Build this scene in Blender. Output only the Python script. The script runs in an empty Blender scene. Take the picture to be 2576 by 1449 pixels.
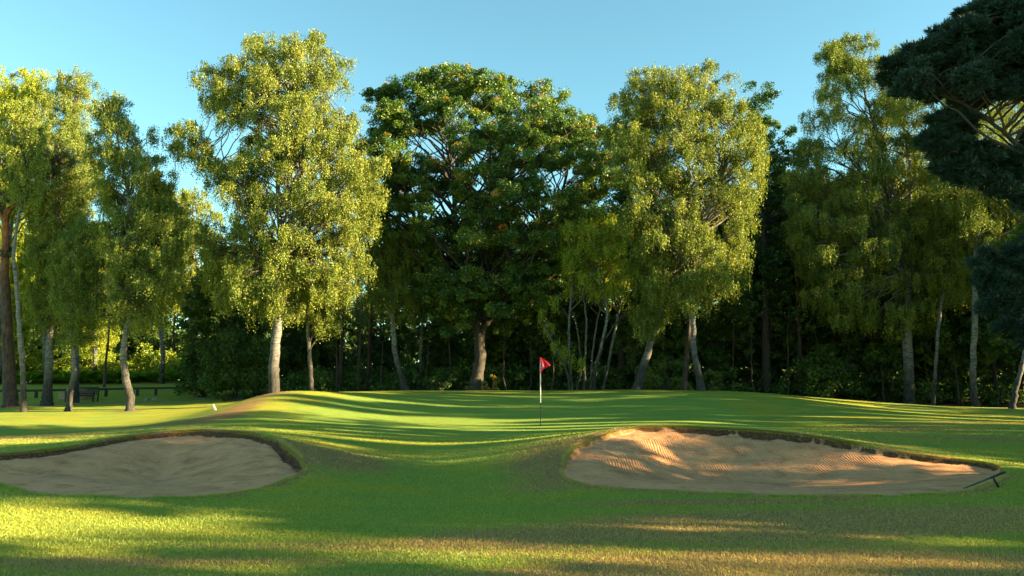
import bpy, math
import numpy as np
from mathutils import Vector
R = math.radians
C = bpy.context.scene.collection
S = bpy.context.scene

# ------------------------------------------------------------------ camera
PITCH = math.atan(240.5/1946.0)
CAMH = 1.6
cd = bpy.data.cameras.new('camera'); cam = bpy.data.objects.new('camera', cd); C.objects.link(cam)
cam.location = (0, 0, CAMH); cam.rotation_euler = (math.pi/2+PITCH, 0, 0)
cd.sensor_width = 36.0; cd.lens = 36.0*1946/2576; cd.clip_end = 2000; cd.clip_start = 0.05
S.camera = cam

# ------------------------------------------------------------------ sky, sun, exposure
SUN_AZ = 13.0      # degrees behind the right-hand side
SUN_EL = 17.0
w = bpy.data.worlds.new('World'); S.world = w; w.use_nodes = True
wn = w.node_tree.nodes; wl = w.node_tree.links
bg = wn['Background']
sky = wn.new('ShaderNodeTexSky'); sky.sky_type = 'NISHITA'; sky.sun_disc = False
sky.sun_elevation = R(SUN_EL); sky.sun_rotation = R(90+SUN_AZ)
sky.air_density = 1.0; sky.dust_density = 0.1; sky.ozone_density = 2.0
hz = wn.new('ShaderNodeMix'); hz.data_type = 'RGBA'; hz.blend_type = 'MULTIPLY'; hz.inputs[0].default_value = 1.0; hz.inputs[7].default_value = (.74, 1.03, .83, 1)
wl.new(sky.outputs[0], hz.inputs[6]); wl.new(hz.outputs[2], bg.inputs['Color']); bg.inputs['Strength'].default_value = 0.055
sl = bpy.data.lights.new('sun', 'SUN'); sl.energy = 4.5; sl.angle = R(0.5); sl.color = (1.0, 0.78, 0.42)
so = bpy.data.objects.new('sun', sl); C.objects.link(so)
sd_ = Vector((math.cos(R(SUN_AZ))*math.cos(R(SUN_EL)), -math.sin(R(SUN_AZ))*math.cos(R(SUN_EL)), math.sin(R(SUN_EL))))
so.rotation_euler = sd_.to_track_quat('Z', 'Y').to_euler(); so.location = (60, -20, 40)
S.view_settings.view_transform = 'Standard'; S.view_settings.look = 'None'
S.view_settings.exposure = 2.7; S.view_settings.gamma = 1.0
S.cycles.max_bounces = 6; S.cycles.diffuse_bounces = 3; S.cycles.transmission_bounces = 4; S.cycles.glossy_bounces = 2
S.cycles.use_denoising = True
S.cycles.sample_clamp_indirect = 4.0

# ------------------------------------------------------------------ helpers
def P(u, v, y):
    """world point at distance y seen at photo position (u, v) of the 2576 px wide picture"""
    du = u-1288.0; dv = 724.5-v; f = 1946.0
    cp, sp = math.cos(PITCH), math.sin(PITCH)
    dy = f*cp-dv*sp; dz = f*sp+dv*cp
    k = y/dy
    return np.array((du*k, y, CAMH+dz*k))

def mk(name, V, F, mats, parent=None, attrs=None, smooth=False, matidx=None, loc=(0, 0, 0)):
    V = np.asarray(V, dtype=np.float32); F = np.asarray(F, dtype=np.int32)
    me = bpy.data.meshes.new(name)
    k = F.shape[1]
    me.vertices.add(len(V)); me.vertices.foreach_set('co', V.ravel())
    me.loops.add(F.size); me.loops.foreach_set('vertex_index', F.ravel())
    me.polygons.add(len(F)); me.polygons.foreach_set('loop_start', np.arange(0, F.size, k, dtype=np.int32))
    if smooth: me.polygons.foreach_set('use_smooth', np.ones(len(F), dtype=bool))
    if not isinstance(mats, (list, tuple)): mats = [mats]
    for m in mats: me.materials.append(m)
    if matidx is not None: me.polygons.foreach_set('material_index', np.asarray(matidx, dtype=np.int32))
    for an, (dom, arr) in (attrs or {}).items():
        a = me.attributes.new(an, 'FLOAT', dom); a.data.foreach_set('value', np.asarray(arr, dtype=np.float32))
    me.update(calc_edges=True)
    o = bpy.data.objects.new(name, me); C.objects.link(o); o.location = loc
    if parent is not None: o.parent = parent
    return o

def tag(o, label=None, cat=None, group=None, kind=None):
    if label: o['label'] = label
    if cat: o['category'] = cat
    if group: o['group'] = group
    if kind: o['kind'] = kind
    return o

def empty(name, loc, rz=0.0):
    o = bpy.data.objects.new(name, None); C.objects.link(o); o.location = [float(a) for a in loc]
    o.rotation_euler = (0, 0, rz); o.empty_display_size = 0.3
    return o

def copy_thing(root, loc, rz=0.0, sc=1.0):
    r = root.copy(); C.objects.link(r); r.location = [float(a) for a in loc]; r.rotation_euler = (0, 0, rz); r.scale = (sc, sc, sc)
    for ch in list(root.children):
        c = ch.copy(); C.objects.link(c); c.parent = r
        for g in list(ch.children):
            d = g.copy(); C.objects.link(d); d.parent = c
    return r

class Geo:
    """collects tubes and boxes (quads)"""
    def __init__(s): s.V = []; s.F = []; s.n = 0; s.R = []
    def add(s, V, F, R_=None):
        V = np.asarray(V, float); F = np.asarray(F, int)
        s.V.append(V); s.F.append(F+s.n); s.n += len(V); s.R.append(np.full(len(V), .2) if R_ is None else R_)
    def tube(s, pts, rad, sides=8, rough=0.0, rng=None, cap=True):
        pts = np.asarray(pts, float); rad = np.asarray(rad, float); n = len(pts)
        t = np.gradient(pts, axis=0); t /= np.linalg.norm(t, axis=1)[:, None]+1e-9
        ref = np.array((0.0, 1.0, 0.0)) if abs(t[:, 1]).mean() < .8 else np.array((1.0, 0, 0))
        a = np.cross(t, ref); a /= np.linalg.norm(a, axis=1)[:, None]+1e-9
        b = np.cross(t, a)
        an = np.linspace(0, 2*np.pi, sides, endpoint=False)
        rr = rad[:, None]*np.ones(sides)
        if rough and rng is not None: rr = rr*(1+rough*rng.normal(size=rr.shape))
        V = pts[:, None, :]+rr[:, :, None]*(np.cos(an)[None, :, None]*a[:, None, :]+np.sin(an)[None, :, None]*b[:, None, :])
        V = V.reshape(-1, 3)
        i = np.arange(n-1)[:, None]*sides; j = np.arange(sides)[None, :]; j2 = (j+1) % sides
        F = np.stack([i+j, i+j2, i+sides+j2, i+sides+j], -1).reshape(-1, 4)
        if cap and sides % 2 == 0:
            e = []
            for base in (0, (n-1)*sides):
                for k in range(sides//2-1):
                    e.append([base+k, base+k+1, base+sides-2-k, base+sides-1-k])
            F = np.concatenate([F, np.array(e)])
        s.add(V, F, np.repeat(rad, sides))
    def box(s, c, size, rot=None):
        x, y, z = [k/2 for k in size]
        V = np.array([[-x, -y, -z], [x, -y, -z], [x, y, -z], [-x, y, -z], [-x, -y, z], [x, -y, z], [x, y, z], [-x, y, z]])
        if rot is not None: V = V@np.asarray(rot).T
        F = [[0, 3, 2, 1], [4, 5, 6, 7], [0, 1, 5, 4], [1, 2, 6, 5], [2, 3, 7, 6], [3, 0, 4, 7]]
        s.add(V+np.asarray(c), F)
    def build(s, name, mat, parent=None, smooth=False, bevel=0, attrs=None):
        o = mk(name, np.concatenate(s.V), np.concatenate(s.F), mat, parent, smooth=smooth, attrs=attrs or {'rad': ('POINT', np.concatenate(s.R))})
        if bevel:
            m = o.modifiers.new('bevel', 'BEVEL'); m.width = bevel; m.segments = 2
        return o

def rotz(a): c, s = math.cos(a), math.sin(a); return np.array([[c, -s, 0], [s, c, 0], [0, 0, 1]])
def roty(a): c, s = math.cos(a), math.sin(a); return np.array([[c, 0, s], [0, 1, 0], [-s, 0, c]])
def rotx(a): c, s = math.cos(a), math.sin(a); return np.array([[1, 0, 0], [0, c, -s], [0, s, c]])
def sstep(a, b, x): t = np.clip((x-a)/(b-a), 0, 1); return t*t*(3-2*t)

def vnoise(x, y, seed=0):
    """smooth value noise, numpy"""
    r = np.random.default_rng(seed); T = r.random((256, 256))
    xi = np.floor(x).astype(int); yi = np.floor(y).astype(int); fx = x-xi; fy = y-yi
    fx = fx*fx*(3-2*fx); fy = fy*fy*(3-2*fy)
    g = lambda a, b: T[a % 256, b % 256]
    return (g(xi, yi)*(1-fx)+g(xi+1, yi)*fx)*(1-fy)+(g(xi, yi+1)*(1-fx)+g(xi+1, yi+1)*fx)*fy
def fbm(x, y, seed=0, o=4):
    s = 0; a = .5; t = 0
    for k in range(o):
        s = s+a*vnoise(x*2**k, y*2**k, seed+k); t += a; a *= .5
    return s/t

# ------------------------------------------------------------------ materials
class NT:
    def __init__(s, name):
        s.m = bpy.data.materials.new(name); s.m.use_nodes = True; s.n = s.m.node_tree.nodes; s.l = s.m.node_tree.links
        s.b = s.n['Principled BSDF']; s.out = s.n['Material Output']
    def N(s, t, **k):
        o = s.n.new(t)
        for a, v in k.items():
            if a.startswith('i_'): o.inputs[int(a[2:])].default_value = v
            else: setattr(o, a, v)
        return o
    def L(s, a, b): s.l.new(a, b)
    def attr(s, name): o = s.N('ShaderNodeAttribute'); o.attribute_name = name; return o.outputs['Fac']
    def noise(s, vec, scale, detail=4, rough=.6, dist=0.0):
        o = s.N('ShaderNodeTexNoise'); o.inputs['Scale'].default_value = scale; o.inputs['Detail'].default_value = detail
        o.inputs['Roughness'].default_value = rough; o.inputs['Distortion'].default_value = dist
        if vec is not None: s.L(vec, o.inputs['Vector'])
        return o.outputs['Fac']
    def scale(s, vec, v):
        o = s.N('ShaderNodeMapping'); o.inputs['Scale'].default_value = v; s.L(vec, o.inputs['Vector']); return o.outputs[0]
    def ramp(s, fac, stops, interp='LINEAR'):
        o = s.N('ShaderNodeValToRGB'); o.color_ramp.interpolation = interp
        e = o.color_ramp.elements
        while len(e) > 1: e.remove(e[-1])
        e[0].position = stops[0][0]; e[0].color = (*stops[0][1], 1)
        for p, c in stops[1:]:
            q = e.new(p); q.color = (*c, 1)
        s.L(fac, o.inputs[0]); return o.outputs[0]
    def math(s, op, a, b=None, clamp=False):
        o = s.N('ShaderNodeMath', operation=op); o.use_clamp = clamp
        for i, q in enumerate((a, b)):
            if q is None: continue
            if isinstance(q, (int, float)): o.inputs[i].default_value = q
            else: s.L(q, o.inputs[i])
        return o.outputs[0]
    def mr(s, v, a, b, c=0.0, d=1.0):
        o = s.N('ShaderNodeMapRange'); o.inputs[1].default_value = a; o.inputs[2].default_value = b
        o.inputs[3].default_value = c; o.inputs[4].default_value = d; s.L(v, o.inputs[0]); return o.outputs[0]
    def mix(s, f, a, b, blend='MIX'):
        o = s.N('ShaderNodeMix'); o.data_type = 'RGBA'; o.blend_type = blend
        for i, q in ((0, f), (6, a), (7, b)):
            if isinstance(q, (int, float)): o.inputs[i].default_value = q
            elif isinstance(q, tuple): o.inputs[i].default_value = (*q, 1)
            else: s.L(q, o.inputs[i])
        return o.outputs[2]
    def bump(s, h, strength, dist, normal=None):
        o = s.N('ShaderNodeBump'); o.inputs['Strength'].default_value = strength; o.inputs['Distance'].default_value = dist
        s.L(h, o.inputs['Height'])
        if normal is not None: s.L(normal, o.inputs['Normal'])
        return o.outputs[0]

def leaf_mat(name, stops, trans=.4, gloss=.025, rough=.5):
    t = NT(name); t.n.remove(t.b)
    col = t.ramp(t.attr('tint'), stops)
    d = t.N('ShaderNodeBsdfDiffuse'); t.L(col, d.inputs[0])
    tr = t.N('ShaderNodeBsdfTranslucent')
    hs = t.N('ShaderNodeHueSaturation'); hs.inputs['Saturation'].default_value = 1.1; hs.inputs['Value'].default_value = 1.25
    t.L(col, hs.inputs['Color']); t.L(hs.outputs[0], tr.inputs[0])
    m1 = t.N('ShaderNodeMixShader'); m1.inputs[0].default_value = trans; t.L(d.outputs[0], m1.inputs[1]); t.L(tr.outputs[0], m1.inputs[2])
    g = t.N('ShaderNodeBsdfGlossy'); g.inputs['Roughness'].default_value = rough
    m2 = t.N('ShaderNodeMixShader'); m2.inputs[0].default_value = gloss; t.L(m1.outputs[0], m2.inputs[1]); t.L(g.outputs[0], m2.inputs[2])
    t.L(m2.outputs[0], t.out.inputs[0]); return t.m

M = {}
M['birch_leaf'] = leaf_mat('birch_leaf', [(0, (.042, .088, .015)), (.45, (.155, .20, .028)), (.8, (.29, .305, .042)), (1, (.46, .39, .06))], trans=.26)
M['lime_leaf'] = leaf_mat('lime_leaf', [(0, (.12, .19, .018)), (.5, (.30, .36, .03)), (1, (.52, .48, .05))])
M['oak_leaf'] = leaf_mat('oak_leaf', [(0, (.022, .065, .010)), (.5, (.075, .155, .017)), (.8, (.20, .28, .026)), (.93, (.3, .22, .03)), (1, (.55, .17, .02))], gloss=.05)
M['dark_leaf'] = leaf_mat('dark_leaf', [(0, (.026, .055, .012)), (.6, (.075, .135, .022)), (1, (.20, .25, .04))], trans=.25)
M['pine_leaf'] = leaf_mat('pine_leaf', [(0, (.012, .030, .022)), (.6, (.022, .052, .034)), (1, (.05, .09, .05))], trans=.1, gloss=.03)
M['fern_leaf'] = leaf_mat('fern_leaf', [(0, (.05, .12, .01)), (.6, (.13, .26, .02)), (1, (.24, .34, .03))])

def bark(name, kind):
    t = NT(name); tc = t.N('ShaderNodeTexCoord'); ob = tc.outputs['Object']
    sx = t.N('ShaderNodeSeparateXYZ'); t.L(ob, sx.inputs[0]); z = sx.outputs[2]
    if kind == 'birch':
        n1 = t.noise(t.scale(ob, (3, 3, 9)), 1.5, 5, .7)
        base = t.ramp(n1, [(.3, (.06, .055, .05)), (.5, (.17, .16, .145)), (.7, (.31, .295, .27))])
        n2 = t.noise(t.scale(ob, (1.8, 1.8, 4.0)), 1.5, 4, .75, 1.0)
        dark = t.mr(n2, .55, .62)
        n3 = t.noise(ob, 1.6, 3, .6)
        low = t.math('MULTIPLY', t.mr(t.math('ADD', z, t.math('MULTIPLY', n3, 3.0)), 2.6, 4.4, 1.0, 0.0), .92)
        n4 = t.noise(t.scale(ob, (9, 9, 2.5)), 1.5, 4, .7)
        rug = t.ramp(n4, [(.42, (.010, .009, .008)), (.68, (.075, .064, .054))])
        col = t.mix(low, base, rug); col = t.mix(t.math('MULTIPLY', dark, .85), col, (.03, .025, .02))
        h = t.math('ADD', n4, n2)
    elif kind == 'pine':
        n1 = t.noise(t.scale(ob, (6, 6, 1.6)), 1.5, 5, .7)
        lowc = t.ramp(n1, [(.35, (.022, .014, .011)), (.65, (.11, .068, .05))])
        upc = t.ramp(n1, [(.35, (.14, .045, .016)), (.65, (.32, .125, .05))])
        col = t.mix(t.mr(z, 6.0, 9.5), lowc, upc); h = n1
    else:
        n1 = t.noise(t.scale(ob, (8, 8, 1.8)), 1.6, 5, .7)
        col = t.ramp(n1, [(.35, (.018, .015, .012)), (.65, (.085, .068, .052))]); h = n1
    thin = t.attr('rad'); lo, hi = (.028, .075) if kind == 'birch' else (.02, .05)
    col = t.mix(t.mr(thin, lo, hi), (.075, .055, .038) if kind != 'pine' else (.16, .08, .04), col)
    t.L(col, t.b.inputs['Base Color']); t.b.inputs['Roughness'].default_value = .9
    t.L(t.bump(h, .8, .04), t.b.inputs['Normal']); return t.m
M['birch_bark'] = bark('birch_bark', 'birch'); M['pine_bark'] = bark('pine_bark', 'pine'); M['oak_bark'] = bark('oak_bark', 'oak'); M['dark_bark'] = bark('dark_bark', 'oak')

def ground_mat():
    t = NT('turf_and_sand'); geo = t.N('ShaderNodeNewGeometry'); pos = geo.outputs['Position']
    dry = t.attr('dry'); grn = t.attr('grn'); sd = t.attr('sd'); soil = t.attr('soil'); rip = t.attr('rip')
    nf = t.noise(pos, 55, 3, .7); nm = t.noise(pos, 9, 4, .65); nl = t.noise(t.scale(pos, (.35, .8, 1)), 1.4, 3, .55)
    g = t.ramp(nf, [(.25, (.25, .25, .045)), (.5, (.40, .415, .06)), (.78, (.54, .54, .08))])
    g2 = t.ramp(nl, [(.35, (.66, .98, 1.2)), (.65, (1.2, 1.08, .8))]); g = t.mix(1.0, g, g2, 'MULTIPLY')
    tan = t.ramp(nf, [(.25, (.22, .13, .05)), (.55, (.43, .26, .10)), (.8, (.62, .41, .19))])
    dm = t.math('ADD', dry, t.math('MULTIPLY', t.math('SUBTRACT', nm, .5), 1.1)); dm = t.math('ADD', dm, t.math('MULTIPLY', t.math('SUBTRACT', nf, .5), .5))
    col = t.mix(t.mr(dm, .26, .74), g, tan)
    ng = t.noise(pos, 130, 2, .5)
    gc = t.ramp(ng, [(.25, (.25, .365, .06)), (.75, (.33, .445, .08))])
    col = t.mix(grn, col, gc)
    # bare sandy soil at the lip, then sand
    ns = t.noise(pos, 70, 4, .75); nb = t.noise(pos, 3.2, 4, .6)
    sand = t.ramp(nb, [(.3, (.50, .24, .10)), (.7, (.66, .325, .145))])
    sand = t.mix(.55, sand, t.ramp(ns, [(.25, (.32, .135, .062)), (.75, (.80, .41, .21))]))
    sand = t.mix(1.0, sand, t.ramp(t.noise(t.scale(pos, (1, 1.6, 1)), 2.2, 5, .7, .6), [(.32, (.66, .62, .6)), (.5, (1, 1, 1)), (.7, (1.14, 1.12, 1.1))]), 'MULTIPLY')
    so_ = t.ramp(t.noise(pos, 26, 4, .75), [(.3, (.022, .012, .007)), (.55, (.12, .06, .03)), (.72, (.34, .19, .09))])
    edge = t.math('ADD', sd, t.math('MULTIPLY', t.math('SUBTRACT', t.noise(pos, 16, 3, .6), .5), .09))
    sand = t.mix(t.mr(t.math('ADD', soil, t.math('MULTIPLY', t.math('SUBTRACT', nm, .5), .9)), .35, .6), sand, so_)
    insd = t.mr(edge, -.004, .008)
    col = t.mix(insd, col, sand)
    pth = t.attr('path'); pe = t.math('ADD', pth, t.math('MULTIPLY', t.math('SUBTRACT', nm, .5), .5))
    col = t.mix(t.mr(pe, .4, .6), col, t.ramp(nf, [(.3, (.22, .18, .14)), (.7, (.42, .36, .28))]))
    lit = t.attr('litter'); le = t.math('ADD', lit, t.math('MULTIPLY', t.math('SUBTRACT', nm, .5), .8))
    col = t.mix(t.mr(le, .4, .6), col, t.ramp(nf, [(.3, (.03, .02, .012)), (.7, (.12, .08, .045))]))
    t.L(col, t.b.inputs['Base Color']); t.b.inputs['Roughness'].default_value = 1.0
    t.b.inputs['Specular IOR Level'].default_value = .08
    # relief: turf grain, rake lines and footmarks in the sand
    hg = t.math('MULTIPLY', nf, t.math('SUBTRACT', 1.0, t.math('MULTIPLY', grn, .45)))
    wv = t.N('ShaderNodeTexWave'); wv.bands_direction = 'X'; wv.inputs['Scale'].default_value = 6.2; wv.inputs['Distortion'].default_value = 5.0
    wv.inputs['Detail'].default_value = 2; wv.inputs['Detail Scale'].default_value = .6; t.L(t.scale(pos, (1, .35, .35)), wv.inputs['Vector'])
    hs = t.math('ADD', t.math('MULTIPLY', t.math('MULTIPLY', wv.outputs['Fac'], rip), t.mr(t.noise(pos, 1.1, 2, .5), .35, .65, .05, .7)), t.math('ADD', t.math('MULTIPLY', ns, .35), t.math('MULTIPLY', t.noise(pos, 12, 3, .6), .9)))
    hh = t.N('ShaderNodeMix'); hh.data_type = 'FLOAT'; t.L(insd, hh.inputs[0]); t.L(hg, hh.inputs[2]); t.L(hs, hh.inputs[3])
    bn = t.bump(hh.outputs[0], 1.0, .035)
    vn = t.N('ShaderNodeTexNoise'); vn.inputs['Scale'].default_value = 160; vn.inputs['Detail'].default_value = 2; t.L(pos, vn.inputs['Vector'])
    v1 = t.N('ShaderNodeVectorMath', operation='SUBTRACT'); t.L(vn.outputs['Color'], v1.inputs[0]); v1.inputs[1].default_value = (.5, .5, .5)
    v2 = t.N('ShaderNodeVectorMath', operation='MULTIPLY'); t.L(v1.outputs[0], v2.inputs[0])
    amt = t.N('ShaderNodeCombineXYZ'); a_ = t.math('MULTIPLY', t.math('SUBTRACT', 1.0, insd), 16.0)
    for q in (0, 1): t.L(a_, amt.inputs[q])
    t.L(amt.outputs[0], v2.inputs[1])
    v3 = t.N('ShaderNodeVectorMath', operation='ADD'); t.L(bn, v3.inputs[0]); t.L(v2.outputs[0], v3.inputs[1])
    v4 = t.N('ShaderNodeVectorMath', operation='NORMALIZE'); t.L(v3.outputs[0], v4.inputs[0]); t.L(v4.outputs[0], t.b.inputs['Normal'])
    return t.m
M['ground'] = ground_mat()

def plain(name, c1, c2, scale=8, rough=.6, bump=.2, metal=0, sv=(1, 1, 1), bd=.01):
    t = NT(name); tc = t.N('ShaderNodeTexCoord'); n = t.noise(t.scale(tc.outputs['Object'], sv), scale, 4, .65)
    t.L(t.ramp(n, [(.3, c1), (.7, c2)]), t.b.inputs['Base Color']); t.b.inputs['Roughness'].default_value = rough
    t.b.inputs['Metallic'].default_value = metal; t.L(t.bump(n, bump, bd), t.b.inputs['Normal']); return t.m
M['dark_wood'] = plain('dark_wood', (.015, .012, .010), (.045, .035, .028), 12, .7, .3, sv=(1, 6, 6))
M['white_paint'] = plain('white_paint', (.42, .42, .40), (.52, .52, .50), 20, .45)
M['black_paint'] = plain('black_paint', (.012, .013, .012), (.03, .032, .03), 20, .5)
M['red_cloth'] = plain('red_cloth', (.80, .012, .03), (.92, .02, .05), 30, .7)
M['green_plastic'] = plain('green_plastic', (.006, .055, .035), (.012, .085, .055), 15, .8)
M['black_plastic'] = plain('black_plastic', (.008, .009, .009), (.02, .02, .022), 15, .85)
M['earth'] = plain('earth', (.12, .075, .035), (.42, .29, .14), 2.5, .95, .9, sv=(1, 1, 4), bd=.15)
M['stone'] = plain('stone', (.22, .17, .12), (.38, .31, .23), 6, .9, .5)
M['cup'] = plain('cup', (.01, .01, .01), (.02, .02, .02), 15, .8)

# ------------------------------------------------------------------ terrain
ctl = []
def K(u, v, y): ctl.append(P(u, v, y))
def W(x, y, z): ctl.append(np.array((x, y, z), float))
for x in (-30, -12, -6, 0, 6, 12, 30):
    for y in (-50, -15, 0, 4, 8): W(x, y, 0)
for x in (-11, 0, 11): W(x, 10.3, 0)
W(-18, 14, .05); W(18, 12, .05); W(-30, 22, .1)
for a in [(250, 1115, 15), (350, 1098, 15.8), (500, 1084, 16.3), (600, 1088, 15.8), (700, 1115, 14.5), (765, 1190, 12.5), (0, 1150, 13.5), (130, 1140, 14),
          (300, 1248, 11.0), (600, 1232, 11.6), (60, 1236, 11.3), (700, 1215, 12.0),
          (1450, 1130, 14.2), (1500, 1105, 15), (1640, 1076, 16.3), (1800, 1082, 16.3), (2000, 1095, 16), (2200, 1130, 15.2), (2400, 1160, 14.5), (2520, 1172, 14),
          (1420, 1175, 13.2), (1500, 1218, 12.1), (1800, 1242, 11.3), (2200, 1246, 11.1), (2420, 1230, 11.7),
          (950, 1200, 12.9), (1100, 1160, 15.5), (1250, 1190, 13.4), (1100, 1120, 18), (1300, 1100, 20), (850, 1130, 16.5),
          (1360, 1072, 24.4), (1700, 1068, 23), (1300, 1088, 22), (1000, 1057, 27), (1000, 1080, 22.5), (1360, 1045, 28), (1360, 1012, 32), (1360, 986, 37), (1150, 984, 38), (930, 984, 37), (1100, 1015, 32),
          (700, 986, 33), (600, 1022, 29), (500, 1060, 25), (640, 1004, 31), (800, 1043, 27), (900, 1010, 31), (820, 987, 35), (600, 1068, 22), (700, 1070, 22),
          (560, 1018, 38), (520, 1035, 33), (440, 1056, 29), (325, 1034, 37), (100, 1100, 22), (300, 1078, 25), (50, 1120, 19), (200, 1110, 19.5), (0, 1060, 31), (60, 1037, 38), (28, 1023, 42), (118, 1019, 43), (-100, 1040, 38),
          (430, 1008, 46), (150, 1018, 44), (525, 993, 52), (50, 1002, 50), (300, 997, 51), (250, 967, 58), (480, 965, 58), (0, 968, 58),
          (1560, 981, 38), (1700, 984, 36), (1850, 987, 35), (1950, 996, 34), (2150, 1026, 31), (2300, 1036, 31), (2288, 1016, 43), (2455, 1029, 40), (2560, 1026, 37),
          (2050, 1042, 27), (2300, 1062, 24), (2500, 1084, 21), (2200, 1092, 19.5), (2500, 1122, 17), (1800, 1040, 27), (1900, 1078, 21.5), (2050, 1020, 30), (1950, 1060, 25)]:
    K(*a)
for x, z in ((-14, .75), (-8, 1.15), (0, 1.2), (8, 1.2), (14, 1.05), (28, .4)): W(x, 43, z)
for x, z in ((-8, 1.3), (4, 1.3), (16, 1.0), (30, .6)): W(x, 58, z)
W(-22, 75, 1.7); W(0, 75, 1.5); W(25, 75, 1.0); W(40, 45, .4); W(-40, 45, .4); W(-45, 75, 1.6); W(34, 20, .2); W(50, 75, .8)
for x in (-80, 80, 0): W(x, 130, 1.4)
for x in (-80, 80): W(x, 0, 0); W(x, 40, .4)
ctl = np.array(ctl)
CS = 1/10.0
def _tps(r2): return .5*r2*np.log(r2+1e-9)
A = ctl[:, :2]*CS; n_ = len(A)
d2 = ((A[:, None]-A[None])**2).sum(-1); Kmat = _tps(d2)+np.eye(n_)*2e-3
Pm = np.c_[np.ones(n_), A]
sysm = np.block([[Kmat, Pm], [Pm.T, np.zeros((3, 3))]])
coef = np.linalg.solve(sysm, np.r_[ctl[:, 2], 0, 0, 0])
def terrain(x, y):
    x = np.atleast_1d(np.asarray(x, float)).ravel(); y = np.atleast_1d(np.asarray(y, float)).ravel(); out = np.empty(len(x))
    for s in range(0, len(x), 40000):
        q = np.c_[x[s:s+40000], y[s:s+40000]]*CS
        r2 = ((q[:, None]-A[None])**2).sum(-1)
        out[s:s+40000] = _tps(r2)@coef[:n_]+coef[n_]+q@coef[n_+1:]
    far = sstep(70, 130, np.hypot(x, y-20))
    out = np.clip(out, -.3, 2.2)*(1-far)+1.2*far*sstep(10, 60, y)
    return out
def tz(x, y): return float(terrain(x, y)[0])

def poly_from(pts): return np.array([P(*p)[:2] for p in pts])
POLY_L = poly_from([(-170, 1215, 12.2), (-60, 1224, 11.9), (0, 1229, 11.7), (60, 1237, 11.35), (150, 1244, 11.1), (300, 1250, 10.95), (470, 1245, 11.1), (600, 1232, 11.5), (700, 1215, 12.1), (768, 1196, 12.75),
                    (762, 1178, 13.1), (742, 1150, 13.7), (705, 1116, 14.6), (660, 1098, 15.4), (600, 1087, 15.9), (500, 1083, 16.3), (420, 1087, 16.2), (350, 1098, 15.8), (250, 1115, 15.1), (130, 1139, 14.2), (0, 1152, 13.7), (-100, 1162, 13.4), (-200, 1180, 12.9)])
POLY_R = poly_from([(1420, 1190, 12.8), (1440, 1206, 12.4), (1500, 1219, 12.0), (1600, 1229, 11.7), (1800, 1242, 11.25), (2000, 1248, 11.05), (2200, 1247, 11.1), (2350, 1241, 11.3), (2440, 1228, 11.7), (2500, 1203, 12.5), (2527, 1182, 13.4),
                    (2480, 1165, 14.2), (2400, 1159, 14.5), (2300, 1147, 14.8), (2200, 1130, 15.2), (2100, 1110, 15.7), (2000, 1095, 16.0), (1900, 1087, 16.2), (1800, 1081, 16.4), (1640, 1075, 16.4), (1560, 1083, 15.9), (1500, 1104, 15.1), (1450, 1130, 14.3), (1424, 1160, 13.6)])
GREEN = poly_from([(760, 1060, 24), (900, 1082, 22), (1100, 1094, 20.5), (1350, 1092, 20.8), (1600, 1072, 22), (1850, 1075, 21.5), (2010, 1090, 20.2), (1930, 1062, 24), (1830, 1030, 28.5), (1780, 1000, 33), (1500, 998, 34.5), (1250, 997, 35), (1000, 1000, 34), (850, 1012, 31), (780, 1035, 27.5)])
PATH = poly_from([(-300, 1030, 42), (0, 1024, 43), (150, 1017.5, 44.3), (300, 1011, 45.6), (430, 1007, 46.2), (560, 1002, 47), (640, 998, 48), (800, 990, 50)])
def catmull(p, k=6):
    n = len(p); out = []
    for i in range(n):
        a, b, c, d = p[i-1], p[i], p[(i+1) % n], p[(i+2) % n]
        for t in np.arange(k)/k:
            out.append(.5*((2*b)+(-a+c)*t+(2*a-5*b+4*c-d)*t*t+(-a+3*b-3*c+d)*t**3))
    return np.array(out)
def signed(x, y, poly):
    """positive inside"""
    d = np.full(len(x), 1e9); ins = np.zeros(len(x), bool); n = len(poly)
    for i in range(n):
        a = poly[i]; b = poly[(i+1) % n]; e = b-a
        t = np.clip(((x-a[0])*e[0]+(y-a[1])*e[1])/(e@e+1e-12), 0, 1)
        d = np.minimum(d, np.hypot(x-a[0]-t*e[0], y-a[1]-t*e[1]))
        c = ((a[1] > y) != (b[1] > y))
        with np.errstate(divide='ignore', invalid='ignore'): xx = a[0]+(y-a[1])*e[0]/(e[1] if e[1] != 0 else 1e-12)
        ins ^= c & (x < xx)
    return np.where(ins, d, -d)
def dist_line(x, y, pts):
    d = np.full(len(x), 1e9)
    for a, b in zip(pts[:-1], pts[1:]):
        e = b-a; t = np.clip(((x-a[0])*e[0]+(y-a[1])*e[1])/(e@e), 0, 1); d = np.minimum(d, np.hypot(x-a[0]-t*e[0], y-a[1]-t*e[1]))
    return d
POLY_L = catmull(POLY_L); POLY_R = catmull(POLY_R); GREEN = catmull(GREEN)
def boxed(x, y, poly, m, fn=signed):
    out = np.full(len(x), -9.0); k = (x > poly[:, 0].min()-m) & (x < poly[:, 0].max()+m) & (y > poly[:, 1].min()-m) & (y < poly[:, 1].max()+m)
    if k.any(): out[k] = fn(x[k], y[k], poly)
    return out
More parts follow.
